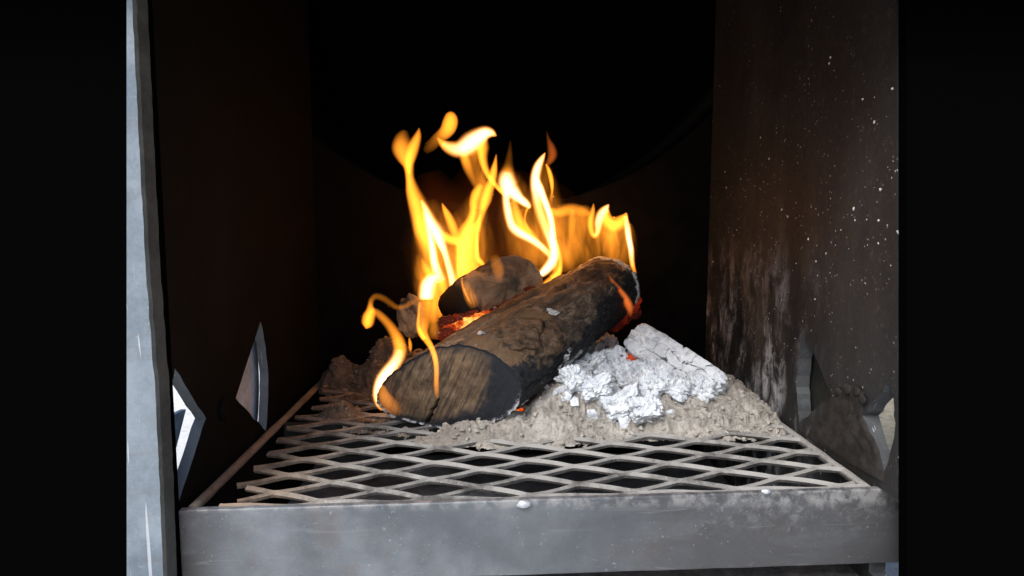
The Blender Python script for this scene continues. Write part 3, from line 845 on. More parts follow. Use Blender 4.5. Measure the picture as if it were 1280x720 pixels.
# small flakes joined
vs, fs, crk = [], [], []
for k in range(120):
    px = random.gauss(775, 42); py = random.gauss(474, 22)
    Y = 0.80 - (py - 480) * 0.0012 + random.uniform(-0.02, 0.012)
    p = on_ash(px, py, 0.001); zt, ok = ash_top(p[0], p[1])
    if p[0] > 0.3: continue
    p[2] = max(p[2] if p[2] < zt + 0.02 else zt, zt + 0.001) 
    v_, f_ = lumpy((0, 0, 0), random.uniform(0.003, 0.0095), k * 1.3, 1, 0.7, 1.4, (random.uniform(0.6, 1.5), random.uniform(0.2, 0.5), random.uniform(0.5, 1.3)))
    rm = np.array(Matrix.Rotation(random.uniform(0, 6), 3, Vector(RNG.normal(size=3))))
    v_ = v_ @ rm.T + p
    b = len(vs); vs += v_.tolist(); fs += [[a_ + b for a_ in f] for f in f_]; crk += [random.uniform(0, 0.45)] * len(v_)
fk = mesh_obj('charcoal_flakes', vs, fs, M['white'], None, False, dict(crack=crk), (0.17, 0.8, 0.04))
tag(fk, 'small white flakes of burnt charcoal strewn on the heap', 'charcoal', None, 'stuff')

# ------------------------------------------------------------------ big log
def spline_closed(pts, n):
    pts = np.array(pts, float); m = len(pts); out = []
    for k in range(n):
        t = k * m / n; i = int(t); f = t - i
        p0, p1, p2, p3 = pts[(i - 1) % m], pts[i % m], pts[(i + 1) % m], pts[(i + 2) % m]
        out.append(0.5 * (2 * p1 + (p2 - p0) * f + (2 * p0 - 5 * p1 + 4 * p2 - p3) * f * f + (3 * p1 - p0 - 3 * p2 + p3) * f ** 3))
    return np.array(out)

FRONT = [(470, 500), (476, 482), (490, 464), (508, 450), (530, 438), (558, 431), (590, 434), (618, 446), (640, 464), (652, 488), (648, 508), (630, 524), (600, 535), (570, 538), (535, 534), (505, 526), (480, 515)]
BACK = [(700, 372), (704, 358), (712, 345), (722, 335), (735, 327), (752, 323), (770, 325), (785, 334), (795, 348), (799, 362), (796, 376), (786, 388), (768, 398), (748, 402), (728, 400), (712, 394), (703, 384)]
NC, NS = 170, 120
cf = at_y(560, 486, 0.742); cb = at_y(752, 362, 0.955)
fr = spline_closed([at_plane(x, y, cf, (0.5, 1, 0.2)) for x, y in FRONT], NC)
bk = spline_closed([at_plane(x, y, cb, (0.25, 1, 0.0)) for x, y in BACK], NC)
lg = empty('firewood_log', tuple(fr[np.argmin(fr[:, 2])] * [1, 1, 1]))
tag(lg, 'large charred log with sawn end facing out, lying on the ash heap', 'log', 'burning firewood logs')
ang = np.arange(NC) / NC
vs = np.zeros((NS, NC, 3)); axis = cb - cf
for i_ in range(NS):
    s = i_ / (NS - 1)
    ring = fr * (1 - s) + bk * s
    cen = ring.mean(0)
    vs[i_] = cen + (ring - cen) * (1 + 0.03 * math.sin(s * math.pi))
S = np.repeat(np.linspace(0, 1, NS)[:, None], NC, 1); A = np.repeat(ang[None], NS, 0)
cen = vs.mean(1, keepdims=True); rad = vs - cen; rl = np.linalg.norm(rad, axis=2, keepdims=True); rn = rad / rl
axn = axis / np.linalg.norm(axis)
lv = np.stack([S * 0.29, np.cos(A * 2 * math.pi) * 0.06, np.sin(A * 2 * math.pi) * 0.06], -1)
d = 0.0028 * fbm(lv * [14, 34, 34], 4, 0.6) + 0.0016 * fbm(lv * [50, 140, 140] + 5, 3, 0.6)
# ledges: a peeled strip along the upper side
ridge = np.exp(-((A - 0.26 + 0.02 * np.sin(S * 9)) / 0.012) ** 2) * sstep(0.02, 0.1, S) * sstep(0.75, 0.5, S)
d = d - 0.007 * ridge
patch = sstep(0.30, 0.34, A + 0.03 * perlin(lv * 40)) * sstep(0.52, 0.47, A + 0.03 * perlin(lv * 45 + 3)) * sstep(0.36, 0.30, S + 0.06 * perlin(lv * 36 + 8))
d = d + 0.0035 * patch
edge_in = np.exp(-S / 0.012) * 0.0
vs = vs + rn * d[..., None] - rn * (0.0025 * np.exp(-S / 0.01))[..., None] * 0.6
CR_ = np.abs(perlin(lv * [46, 95, 95] + 2)); CR2 = np.abs(perlin(lv * [90, 150, 150] + 7))
charz = sstep(0.42, 0.55, A) * sstep(1.0, 0.93, A) + sstep(0.12, 0.02, A) + 0.35
vs = vs - rn * ((0.0030 * np.exp(-(CR_ / 0.05) ** 2) + 0.0014 * np.exp(-(CR2 / 0.07) ** 2)) * np.clip(charz, 0, 1) * sstep(0.0, 0.03, S) * sstep(1.0, 0.97, S))[..., None]
char = np.clip(sstep(0.42, 0.58, A) * sstep(1.02, 0.95, A) * 1.0 + 0.35 * sstep(0.05, 0.0, S) + 0.42 * sstep(0.6, 0.95, S) * sstep(0.2, 0.4, A) + 0.75 * sstep(0.16, 0.02, np.abs(A - 0.06)) * 0.6, 0, 1)
tan = np.clip(patch * 1.2 + 0.25 * sstep(0.3, 0.34, A) * sstep(0.45, 0.4, A) * sstep(0.5, 0.3, S), 0, 1)
ash = np.clip(sstep(0.975, 0.992, S) * sstep(0.16, 0.26, A) * sstep(0.62, 0.56, A) + 0.95 * np.exp(-((A - 0.665 + 0.01 * np.sin(S * 40)) / 0.012) ** 2) * sstep(0.0, 0.03, S) * sstep(0.62, 0.45, S) + 0.7 * np.exp(-((A - 0.60) / 0.02) ** 2) * np.exp(-((S - 0.33) / 0.1) ** 2), 0, 1)
vv = vs.reshape(-1, 3)
idx = np.arange(NS * NC).reshape(NS, NC)
fs = [[idx[i_, k], idx[i_, (k + 1) % NC], idx[i_ + 1, (k + 1) % NC], idx[i_ + 1, k]] for i_ in range(NS - 1) for k in range(NC)]
fs = [[int(q_) for q_ in f] for f in fs]
# rear end closed
cbv = len(vv); vv = np.vstack([vv, vs[-1].mean(0)[None]])
fs += [[int(idx[-1, k]), int(idx[-1, (k + 1) % NC]), cbv] for k in range(NC)]
app = lambda a_, z_=0.0: np.append(a_.reshape(-1), z_)
body = mesh_obj('log_side', vv, fs, M['log'], lg, True, dict(lv=np.vstack([lv.reshape(-1, 3), [[0.29, 0, 0]]]), rim=app(S), tan=app(tan), char=app(char, 1), ash=app(ash)))
fix_normals(body)
# sawn end: rings to the centre
NR = 46
rimp = vs[0]; cen0 = rimp.mean(0)
gdir = np.array([0.50, 0, 0.86]); nrm = np.array([0.5, 1, 0.2]); nrm /= np.linalg.norm(nrm)
gdir = gdir - nrm * gdir.dot(nrm); gdir /= np.linalg.norm(gdir); udir = np.cross(nrm, gdir)
pv = [cen0[None]]; rr = [np.zeros(1)]
for k in range(1, NR + 1):
    t = k / NR
    pv.append(cen0 + (rimp - cen0) * t); rr.append(np.full(NC, t))
pv = np.vstack(pv); rr = np.concatenate(rr)
lvf = np.stack([(pv - cen0) @ udir, (pv - cen0) @ gdir, np.zeros(len(pv))], 1)
ck0, ck1 = at_plane(549, 498, cf, nrm), at_plane(530, 534, cf, nrm)
cd = ck1 - ck0; cl = np.linalg.norm(cd); cd /= cl
tt = (pv - ck0) @ cd; perp = np.linalg.norm((pv - ck0) - tt[:, None] * cd, axis=1)
wob = 0.0016 * perlin(np.stack([tt * 130, tt * 0, tt * 0 + 2], 1))
side = (pv - ck0) @ np.cross(nrm, cd)
wd = 0.0006 + 0.0016 * np.clip(tt / cl, 0, 1)
crack = (1 - sstep(0.4, 1.6, np.abs(side - wob) / wd)) * sstep(-0.002, 0.004, tt)
off = -0.0026 * (rr ** 6) + 0.0009 * fbm(lvf * [420, 30, 1], 3) * (1 - rr ** 8) + 0.0012 * fbm(lvf * 60, 3) * (1 - rr ** 8) + 0.0010
pv = pv - nrm * (off * (1 - rr ** 40))[:, None] + nrm * (0.007 * crack * (1 - rr ** 30))[:, None]
fs = [[0, 1 + (k + 1) % NC, 1 + k] for k in range(NC)]
for r_ in range(NR - 1):
    a0, b0 = 1 + r_ * NC, 1 + (r_ + 1) * NC
    fs += [[a0 + k, a0 + (k + 1) % NC, b0 + (k + 1) % NC, b0 + k] for k in range(NC)]
angr = np.concatenate([[0], np.tile(ang, NR)])
ashf = sstep(0.93, 0.99, rr) * sstep(0.52, 0.6, angr)
rimc = rr - 0.26 + 0.42 * np.exp(-((angr - 0.53) / 0.13) ** 2) + 0.30 * np.exp(-((angr - 0.74) / 0.16) ** 2) + 0.04 * np.exp(-((angr - 0.3) / 0.1) ** 2)
rimc = rimc + 0.30 * sstep(0.94, 1.0, rr)
fix_normals(mesh_obj('sawn_end', pv, fs, M['cut'], lg, True, dict(lv=lvf, rim=rimc, crack=crack, ash=ashf)))

# peeling bark scales and ash scales standing proud on the side of the log
def surf(s, a_):
    i_ = min(int(s * (NS - 1)), NS - 2); k = int(a_ * NC) % NC
    return vs[i_, k], rn[i_, k]
def scale(name, s, a_, ls, la, mat, lift, seed, curl=0.4, n=14):
    g = []
    for u in np.linspace(-1, 1, n):
        for v_ in np.linspace(-1, 1, n):
            rr_ = math.hypot(u, v_) if abs(u) + abs(v_) else 0
            m = max(abs(u), abs(v_)); uu, vv_ = (u * m / rr_, v_ * m / rr_) if rr_ else (0, 0)
            edge = 1 + 0.4 * float(perlin(np.array([math.atan2(v_, u) * 0.9 + 4, seed * 3.3, 0.5]))) + 0.2 * float(perlin(np.array([math.atan2(v_, u) * 3, seed, 0.5])))
            uu *= edge; vv_ *= edge
            p, nn = surf(np.clip(s + uu * ls, 0.004, 0.99), a_ + vv_ * la)
            hh_ = lift * (0.5 + curl * (uu * 0.6 + vv_ * 0.5) + 0.3 * float(perlin(np.array([uu * 2, vv_ * 2, seed]))))
            g.append((p, nn, hh_))
    top_ = np.array([p + nn * (hh_ + 0.0006) for p, nn, hh_ in g]); bot = np.array([p - nn * 0.002 for p, nn, hh_ in g])
    f = []
    for i_ in range(n - 1):
        for j_ in range(n - 1):
            q_ = [i_ * n + j_, (i_ + 1) * n + j_, (i_ + 1) * n + j_ + 1, i_ * n + j_ + 1]
            f.append(q_); f.append([x_ + n * n for x_ in q_[::-1]])
    bd = [i_ * n for i_ in range(n)] + [(n - 1) * n + j_ for j_ in range(1, n)] + [i_ * n + n - 1 for i_ in range(n - 2, -1, -1)] + [j_ for j_ in range(n - 2, 0, -1)]
    for k in range(len(bd)):
        a0, b0 = bd[k], bd[(k + 1) % len(bd)]; f.append([a0, b0, b0 + n * n, a0 + n * n])
    return fix_normals(mesh_obj(name, np.vstack([top_, bot]), f, mat, lg, True))
scale('bark_scale', 0.17, 0.395, 0.10, 0.055, M['bark'], 0.0045, 1.3, 0.55)
scale('bark_scale', 0.25, 0.455, 0.07, 0.05, M['bark'], 0.005, 2.9, 0.6)
for k, (s, a_, ls, la) in enumerate([(0.36, 0.60, 0.028, 0.012), (0.42, 0.585, 0.035, 0.010), (0.30, 0.545, 0.016, 0.012), (0.27, 0.57, 0.011, 0.009), (0.385, 0.40, 0.016, 0.016), (0.335, 0.53, 0.010, 0.007), (0.10, 0.335, 0.010, 0.010), (0.05, 0.60, 0.008, 0.010), (0.315, 0.575, 0.012, 0.008)]):
    scale('ash_scale', s, a_, ls, la, M['fleck'], 0.002, 5 + k, 0.3, 8)
# white ash rim round the rear end
vs2, fs2 = [], []
ks = [k for k in range(NC) if 0.18 < k / NC < 0.60]
for n_, k in enumerate(ks):
    j = 0.0011 * float(perlin(np.array([k * 0.31, 1.2, 3.4]))) ; tk = max(0.0004, 0.0013 + 0.0016 * float(perlin(np.array([k * 0.6, 7.2, 3.4]))))
    p = vs[-1, k]; nn = rn[-1, k]
    for (da, dr) in ((-0.004 - tk, 0.0), (-0.003, tk), (0.001, tk * 0.8), (0.0015, -0.004)):
        vs2.append(p + axn * (da + j) + nn * dr)
for n_ in range(len(ks) - 1):
    for q_ in range(3):
        a0 = n_ * 4 + q_; fs2.append([a0, a0 + 1, a0 + 5, a0 + 4])
mesh_obj('ash_rim', vs2, fs2, M['fleck'], lg, True)

# ------------------------------------------------------------------ second log (behind)
F2 = [(548, 384), (551, 370), (560, 358), (576, 350), (592, 356), (604, 370), (606, 386), (600, 400), (584, 408), (566, 405), (553, 397)]
B2 = [(612, 352), (614, 334), (622, 322), (642, 317), (660, 322), (674, 334), (682, 350), (676, 362), (660, 376), (640, 378), (622, 370)]
c2f, c2b = at_y(577, 380, 0.905), at_y(650, 348, 0.925)
fr2 = spline_closed([at_plane(x, y, c2f, (0.6, 1, 0)) for x, y in F2], 110)
bk2 = spline_closed([at_plane(x, y, c2b, (-0.1, 1, 0)) for x, y in B2], 110)
l2 = empty('firewood_log', tuple(fr2[np.argmin(fr2[:, 2])]))
tag(l2, 'shorter scorched log resting behind the large log inside the flames', 'log', 'burning firewood logs')
n1, n2 = 64, 110
rings = []
for i_ in range(n1):
    s = i_ / (n1 - 1)
    e = 1.0
    if s > 0.93: e = math.sqrt(max(0.0, 1 - ((s - 0.93) / 0.075) ** 2)) * 0.25 + 0.75
    ring = fr2 * (1 - s) + bk2 * s; cc = ring.mean(0); rings.append(cc + (ring - cc) * e)
for e in (0.55, 0.25, 0.02): rings.append(cc + (bk2 - cc) * e * 0.8 + (c2b - c2f) * 0.0)
r2 = np.array(rings); m1 = len(r2)
S2 = np.repeat(np.linspace(0, 1, m1)[:, None], n2, 1); A2 = np.repeat((np.arange(n2) / n2)[None], m1, 0)
lv2 = np.stack([S2 * 0.15, np.cos(A2 * 2 * math.pi) * 0.04, np.sin(A2 * 2 * math.pi) * 0.04], -1)
cc = r2.mean(1, keepdims=True); rn2 = (r2 - cc); rn2 /= np.maximum(np.linalg.norm(rn2, axis=2, keepdims=True), 1e-6)
r2 = r2 + rn2 * (0.0035 * fbm(lv2 * 24 + 3, 4) + 0.001 * fbm(lv2 * [60, 160, 160], 3))[..., None] * sstep(1.0, 0.9, S2)[..., None]
ch2 = np.clip(sstep(0.55, 0.7, A2) * 1.0 + sstep(0.45, 0.1, S2) * 0.3 + 0.5 * sstep(0.30, 0.2, A2), 0, 1)
id2 = np.arange(m1 * n2).reshape(m1, n2)
fs = [[int(id2[i_, k]), int(id2[i_, (k + 1) % n2]), int(id2[i_ + 1, (k + 1) % n2]), int(id2[i_ + 1, k])] for i_ in range(m1 - 1) for k in range(n2)]
fs.append([int(k) for k in id2[0][::-1]])
fix_normals(mesh_obj('log_side', r2.reshape(-1, 3), fs, M['log2'], l2, True, dict(lv=lv2.reshape(-1, 3), char=ch2.reshape(-1))))

# small burnt stub left of the second log
stub, sf = lumpy(at_y(514, 396, 0.90), 0.022, 4.4, 4, 0.3, 1.5, (0.8, 0.8, 1.2))
sb = mesh_obj('wood_stub', stub, sf, M['log2'], None, True, dict(lv=stub, char=np.full(len(stub), 0.35)), tuple(at_y(514, 396, 0.90)))
tag(sb, 'small grey burnt stub of wood poking up left of the logs', 'wood stub')

# ------------------------------------------------------------------ embers
def ember(label, pts, seed):
    vs, fs, hot = [], [], []
    for k, (px, py, Y, r, hv) in enumerate(pts):
        v_, f_ = lumpy(at_y(px, py, Y), r, seed + k * 2.7, 3, 0.38, 2.2, (1.25, 0.8, 0.75))
        b_ = len(vs); vs += v_.tolist(); fs += [[a_ + b_ for a_ in f] for f in f_]; hot += [hv] * len(v_)
    o = mesh_obj('ember', vs, fs, M['ember'], None, True, dict(hot=hot), tuple(at_y(pts[0][0], pts[0][1], pts[0][2])))
    tag(o, label, 'ember', 'glowing embers')
ember('bed of orange glowing embers in the gap between the two logs', [(556, 418, 0.85, 0.011, 0.18), (567, 413, 0.86, 0.011, 0.45), (578, 409, 0.862, 0.011, 0.95), (590, 404, 0.866, 0.011, 1.1), (600, 399, 0.87, 0.010, 0.9), (610, 395, 0.875, 0.009, 0.55), (560, 404, 0.872, 0.012, 0.15), (575, 400, 0.877, 0.011, 0.26), (592, 395, 0.88, 0.010, 0.24), (624, 388, 0.885, 0.009, 0.14), (638, 382, 0.885, 0.009, 0.16), (652, 374, 0.89, 0.009, 0.14), (664, 365, 0.89, 0.009, 0.12)], 1.0)
ember('dull red ember with white crust under the far end of the large log', [(781, 384, 0.95, 0.016, 0.20), (772, 396, 0.945, 0.016, 0.16), (789, 376, 0.95, 0.011, 0.26), (766, 406, 0.94, 0.012, 0.10), (790, 392, 0.955, 0.011, 0.10)], 9.0)
ember('tiny red ember showing under the front of the large log', [(641, 514, 0.748, 0.006, 0.75), (648, 512, 0.75, 0.004, 0.6)], 21.0)
ember('deep red glow in the crevice under the checkered slab', [(786, 447, 0.835, 0.006, 0.42), (806, 458, 0.828, 0.008, 0.40), (811, 462, 0.825, 0.006, 0.34)], 31.0)

# ------------------------------------------------------------------ flames (closed volumes of glowing gas)
def stroke(name, parent, Y, pts, E=None, skew=0.0, p=1.25, n=22, tint=None, rough=0.0, seed=0.0, dmin=0.0004, wide=1.42, gain=1.0, mat='flame'):
    """A tongue of flame along PTS: (px, py, half width px, brightness). The chord of the body gives the brightness, so thickness follows it."""
    pts = np.array(pts, float); m = len(pts)
    if pts[:, 3].max() > 7 and tint is None:
        core = pts.copy(); core[:, 2] *= 1.0; core[:, 3] = np.where(pts[:, 3] > 5, 0.9 + 2.0 * np.clip((pts[:, 3] - 5) / 20, 0, 1), 0.25 * pts[:, 3] * 0.4)
        kk = np.nonzero(pts[:, 3] > 4)[0]; k0, k1 = max(kk[0] - 1, 0), min(kk[-1] + 1, m - 1)
        core = core[k0:k1 + 1]
        stroke('flame_core', parent, Y, core, None, skew, p, n, CORE, rough, seed, dmin, 1.3, 1.15)
        pts[:, 3] = np.minimum(pts[:, 3], 2.3)
    pts[:, 3] = np.where(pts[:, 3] > 2.3, 2.3 + (pts[:, 3] - 2.3) * 0.25, pts[:, 3])
    if mat == 'sheet': pts[:, 3] *= 0.78
    # dense Catmull-Rom
    seg = 8; q = []
    for i in range(m - 1):
        p0, p1, p2, p3 = pts[max(i - 1, 0)], pts[i], pts[i + 1], pts[min(i + 2, m - 1)]
        for k in range(seg):
            f = k / seg
            q.append(0.5 * (2 * p1 + (p2 - p0) * f + (2 * p0 - 5 * p1 + 4 * p2 - p3) * f * f + (3 * p1 - p0 - 3 * p2 + p3) * f ** 3))
    q.append(pts[-1]); q = np.array(q)
    soft = p >= 1.2
    p = (2.9 if name == 'flame_core' else 1.9) if soft else p
    q[:, 2] *= wide if soft else 1.0; q[:, 3] *= gain if soft else 1.0
    q[:, 2] = np.maximum(q[:, 2], 0.25); q[:, 3] = np.maximum(q[:, 3], 0.004)
    Y0_, Y1_ = Y if isinstance(Y, tuple) else (Y, Y)
    wmax = q[:, 2].max() * Y0_ / FPX
    if E is None: E = q[:, 3].max() / (2 * max(wmax * 0.9, 0.003))
    t = np.gradient(q[:, :2], axis=0); t /= np.maximum(np.linalg.norm(t, axis=1)[:, None], 1e-6); nn = np.stack([-t[:, 1], t[:, 0]], 1)
    # unit normal, kept smooth
    for _ in range(3): nn[1:-1] = (nn[:-2] + nn[1:-1] * 2 + nn[2:]) / 4
    nn /= np.maximum(np.linalg.norm(nn, axis=1)[:, None], 1e-6)
    us = -np.cos(np.linspace(0, math.pi, n))
    vs = []; K = len(q)
    wave = 0.006 * np.array([float(perlin(np.array([i * 0.06, seed * 3.7, Y0_ * 10]))) for i in range(K)])
    tdep = np.linspace(0, 1, K)
    for i in range(K):
        wj = q[i, 2] * (1 + rough * float(perlin(np.array([i * 0.22, seed, 1.7]))))
        for sgn in (1, -1):
            rng_ = us if sgn > 0 else us[::-1][1:-1]
            for u in rng_:
                x = q[i, 0] + nn[i, 0] * u * wj; y = q[i, 1] + nn[i, 1] * u * wj
                uu = u - skew * (1 - u * u)
                prof = max(0.0, 1 - uu * uu) ** p
                d = sgn * max(q[i, 3] / (2 * E) * prof, 0.00002)
                dep = Y0_ + (Y1_ - Y0_) * min(1.0, tdep[i] * 1.6)
                vs.append(at_y(x, y, dep + wave[i] + d))
    c = 2 * n - 2; fs = []
    for i in range(K - 1):
        for k in range(c):
            a0, b0 = i * c + k, i * c + (k + 1) % c
            fs.append([a0, b0, b0 + c, a0 + c])
    fs += [list(range(c))[::-1], [(K - 1) * c + k for k in range(c)]]
    o = fix_normals(mesh_obj(name, vs, fs, M[mat], parent, True))
    tn = tint or FLAME_TINT
    o.color = (E / 1000.0, tn[1], tn[2], 1)
    return o

RED = (1, 0.20, 0.03)
CORE = (1.0, 0.72, 0.42)
def flame(label, px, py, Y):
    return tag(empty('flame', tuple(at_y(px, py, Y))), label, 'flame', 'flames of the log fire')

# tall flame on the left
f = flame('tall flame with forked crooked top rising left of the shorter log', 560, 395, 0.93)
Y = 0.93
stroke('tongue', f, Y, [(507, 163, 3, 0.05), (504, 172, 8, 0.6), (504, 184, 11, 1.6), (508, 197, 9, 2.0), (511, 208, 5.5, 3), (512.5, 222, 4.5, 3.5), (516, 238, 7, 4), (521, 252, 9, 5), (527, 268, 11, 5), (533, 284, 13, 5), (539, 300, 12, 3), (542, 318, 10, 1.5), (546, 340, 10, 0.8), (551, 362, 10, 0.5), (556, 385, 10, 0.3), (562, 402, 8, 0.1)], skew=0.2, seed=1)
stroke('tongue', f, Y, [(524, 160, 0.7, 0.3), (522, 170, 4, 1.5), (517, 183, 6, 2.4), (513, 196, 6, 2.4), (511, 208, 4, 1.6), (512, 218, 2, 0.4)], seed=2)
stroke('tongue', f, Y, [(527, 250, 2, 1), (533, 262, 4, 8), (539, 276, 6, 20), (547, 290, 8, 26), (552, 303, 6, 22), (557, 316, 4.5, 12), (561, 330, 4.5, 9), (565, 344, 5, 9), (568, 358, 5.5, 7), (570, 370, 5, 3.5), (575, 382, 5, 1.6), (582, 393, 5, 0.5), (588, 399, 3, 0.05)], skew=0.25, seed=3)
stroke('tongue', f, Y, [(529, 264, 1.5, 1), (534, 282, 3, 6), (538, 298, 4, 14), (541, 314, 4.5, 20), (543, 328, 5, 16), (547, 341, 6, 9), (552, 352, 6, 4), (555, 366, 5, 1.4), (558, 382, 5, 0.7), (562, 396, 4, 0.1)], seed=4)
stroke('tongue', f, Y, [(517, 262, 2, 0.1), (523, 280, 6, 0.9), (528, 298, 8, 1.0), (532, 315, 7, 0.6), (533, 330, 6, 0.35), (534, 350, 7, 0.45), (536, 368, 8, 0.4), (541, 388, 7, 0.2), (545, 402, 6, 0.05)], seed=5)
stroke('tongue', f, Y, [(552.5, 254, 0.8, 0.6), (556, 262, 2.8, 2.2), (561, 272, 4.5, 2.6), (566, 284, 5, 2.2), (570, 296, 4.5, 1.6), (572, 308, 4, 0.9), (572, 324, 4, 0.5), (572, 340, 3, 0.1)], seed=6)
stroke('tongue', f, Y, [(549, 291, 4, 2), (558, 297, 5, 5), (567, 301, 5, 5), (576, 304, 3, 1)], seed=7)
stroke('tongue', f, Y, [(527, 322, 1, 0.1), (532, 334, 4, 1.2), (538, 344, 5, 1.6), (543, 356, 5, 1.0), (547, 374, 5, 0.7), (551, 392, 5, 0.4), (555, 404, 4, 0.05)], seed=8)

# centre flame with hooked head
f = flame('broad flame behind the shorter log with a hooked head bending sideways', 590, 350, 0.955)
Y = 0.955
stroke('tongue', f, Y, [(546.5, 172, 0.8, 0.6), (553, 179, 4, 3), (561, 184, 6.5, 5), (571, 186.5, 8.5, 8), (581, 184, 10.5, 17), (590, 177.5, 11, 30), (599, 171, 9.5, 32), (607, 166.5, 7.5, 22), (614, 166.5, 5, 9), (619, 169, 2, 1.5), (620.5, 170.5, 0.6, 0.2)], skew=0.0, seed=9)
stroke('tongue', f, Y, [(603, 172, 5, 4), (603, 184, 6.5, 5), (603.5, 196, 5, 3.5), (606, 208, 4, 3.2), (611, 219, 3.4, 3.2), (618, 229, 2.8, 3.0), (626, 238, 2.6, 3.0), (633, 244, 2.6, 2)], seed=10, skew=0.2)
stroke('tongue', f, Y, [(581, 186, 5, 2.5), (581, 197, 5, 2.0), (585, 210, 5, 1.0), (590, 222, 4, 0.5), (595, 234, 3, 0.2)], seed=11)
stroke('tongue', f, Y, [(592, 184, 10, 0.9), (594, 198, 12, 0.55), (598, 212, 12, 0.45), (602, 226, 12, 0.65), (604, 238, 10, 1.0), (603, 250, 9, 1.0), (600, 262, 8, 0.6)], seed=12, p=1.1, mat='sheet')
stroke('tongue', f, Y, [(620.3, 193, 0.7, 0.4), (619, 203, 2.2, 1.6), (617, 214, 4, 3.4), (615, 226, 4.5, 3.6), (610.5, 238, 5.5, 3.8), (607, 250, 6, 3.6), (603, 262, 4.5, 2.6), (599, 276, 4, 1.4), (597, 290, 3, 0.4)], seed=13)
stroke('tongue', f, Y, [(602, 231, 3, 0.8), (596, 240, 5, 3), (592.5, 252, 5, 3.6), (592, 264, 4.5, 4), (589, 276, 5.5, 4.5), (583, 288, 7.5, 5), (580, 300, 8.5, 5), (578, 316, 7, 5.5), (577, 332, 6.5, 7), (576, 346, 6, 5), (574, 360, 5, 2)], seed=14)
stroke('tongue', f, Y, [(601, 268, 1.5, 0.5), (597, 280, 5, 2.2), (590, 292, 11, 3.6), (585.5, 306, 14, 4.4), (585, 322, 14, 4.6), (586, 336, 15, 4.6), (590, 350, 14, 2.6)], seed=15, p=0.8)
stroke('tongue', f, Y, [(597, 282, 1, 1.5), (596, 296, 1.8, 5), (596, 310, 2.2, 6), (597, 322, 2.8, 6), (602, 329, 3, 4), (606, 333, 1.5, 1)], seed=16)

# detached puff
f = flame('small round puff of flame floating free above the hooked head', 556, 160, 0.95)
Y = 0.95
stroke('tongue', f, Y, [(565, 139.5, 3, 0.2), (564, 144, 7.5, 1.8), (563, 152, 10, 3.4), (560.5, 160, 10, 3.2), (556, 166, 9, 1.8), (550, 171, 8, 0.8), (544, 177, 8, 0.34), (537, 184, 7, 0.16), (531, 190, 4, 0.03)], seed=17, p=1.0)

# white-cored middle flame
f = flame('middle flame with a white bulb head and two legs curving down behind the logs', 660, 320, 0.95)
Y = 0.95
stroke('tongue', f, Y, [(638, 176, 0.8, 0.02), (637, 192, 3, 0.10), (635.5, 206, 5, 0.25), (634.5, 214, 7, 1.2), (633.5, 221, 9, 10), (634, 229, 10.5, 34), (637, 236, 10, 40), (643, 242, 8, 34), (650, 248.5, 5.5, 24), (657, 254, 4.5, 18), (661, 258, 3, 8), (661, 261, 1, 1)], seed=18)
stroke('tongue', f, Y, [(632, 238, 4, 6), (632.5, 250, 4.5, 12), (634.5, 263, 5, 13), (637, 275, 5, 13), (641, 284, 5.5, 14), (649, 291, 5.5, 16), (659, 296.5, 5, 16), (668, 302, 4.5, 14), (677, 309, 4, 10), (685, 317, 3.5, 5), (690, 323, 2, 1)], seed=19, skew=-0.1)
stroke('tongue', f, Y, [(642, 250, 3, 1.2), (644, 262, 5, 1.6), (648, 275, 6, 2.2), (655, 286, 6, 2.6), (665, 294, 4, 1.6), (674, 302, 2, 0.5)], seed=20)
stroke('tongue', f, Y, [(660, 259, 1.6, 2), (657, 267, 1.4, 1.2), (656, 276, 1.4, 1.0), (659, 284, 1.4, 1.0), (664, 291, 1.6, 0.6)], seed=21)
stroke('tongue', f, Y, [(648, 262, 8, 0.2), (652, 280, 14, 0.22), (662, 300, 20, 0.26), (668, 318, 18, 0.3), (670, 332, 12, 0.1)], seed=22, p=0.8)

# right tall flame
f = flame('tall thin flame with slit like opening and red tip right of the middle flame', 685, 345, 0.945)
Y = 0.945
stroke('tongue', f, Y, [(681.5, 191, 0.7, 0.8), (677.5, 198, 3, 6), (672.5, 208, 4.8, 16), (669.5, 220, 5.5, 18), (669.5, 232, 6, 16), (671, 244, 6, 9), (673, 256, 6, 5), (677, 270, 6, 4.5), (682, 284, 5.5, 5), (687, 298, 4.5, 6), (690, 310, 3, 3)], seed=23)
stroke('tongue', f, Y, [(671, 222, 2, 4), (675, 234, 4, 20), (679, 246, 4.2, 26), (683.5, 258, 4, 24), (687.5, 270, 4, 20), (690, 283, 4, 16), (691, 297, 4.5, 20), (692.5, 310, 5.5, 30), (692.5, 320, 6, 32), (689, 329, 6, 32), (682.5, 337, 5.5, 30), (676, 343, 4, 24)], seed=24)
stroke('tongue', f, Y, [(683.5, 164, 0.5, 0.02), (685.5, 174, 2, 0.14), (689, 184, 4.2, 0.34), (690.5, 193, 5, 0.42), (688, 200, 4, 0.4), (684, 206, 2, 0.2)], seed=25, tint=RED)
stroke('tongue', f, Y, [(682.5, 205, 1, 1), (686, 213, 2.2, 2.6), (688.7, 223, 2.6, 3.2), (690, 233, 2, 2.6), (690, 241, 1.3, 1.2), (688.5, 252, 2.5, 0.3), (688, 262, 2, 0.15)], seed=26)
stroke('tongue', f, Y, [(696, 305, 2, 1), (699, 318, 3, 1.6), (700.5, 330, 2.6, 2.4), (699, 340, 3, 3.2), (693, 348, 5, 3.8), (685, 355, 5, 4.2), (678, 360, 3.6, 3.6), (672, 364, 1.5, 1.5)], seed=27)
stroke('tongue', f, Y, [(686, 322, 2, 0.3), (694, 330, 5, 1.2), (696, 340, 5, 1.6), (690, 348, 4, 1)], seed=28)
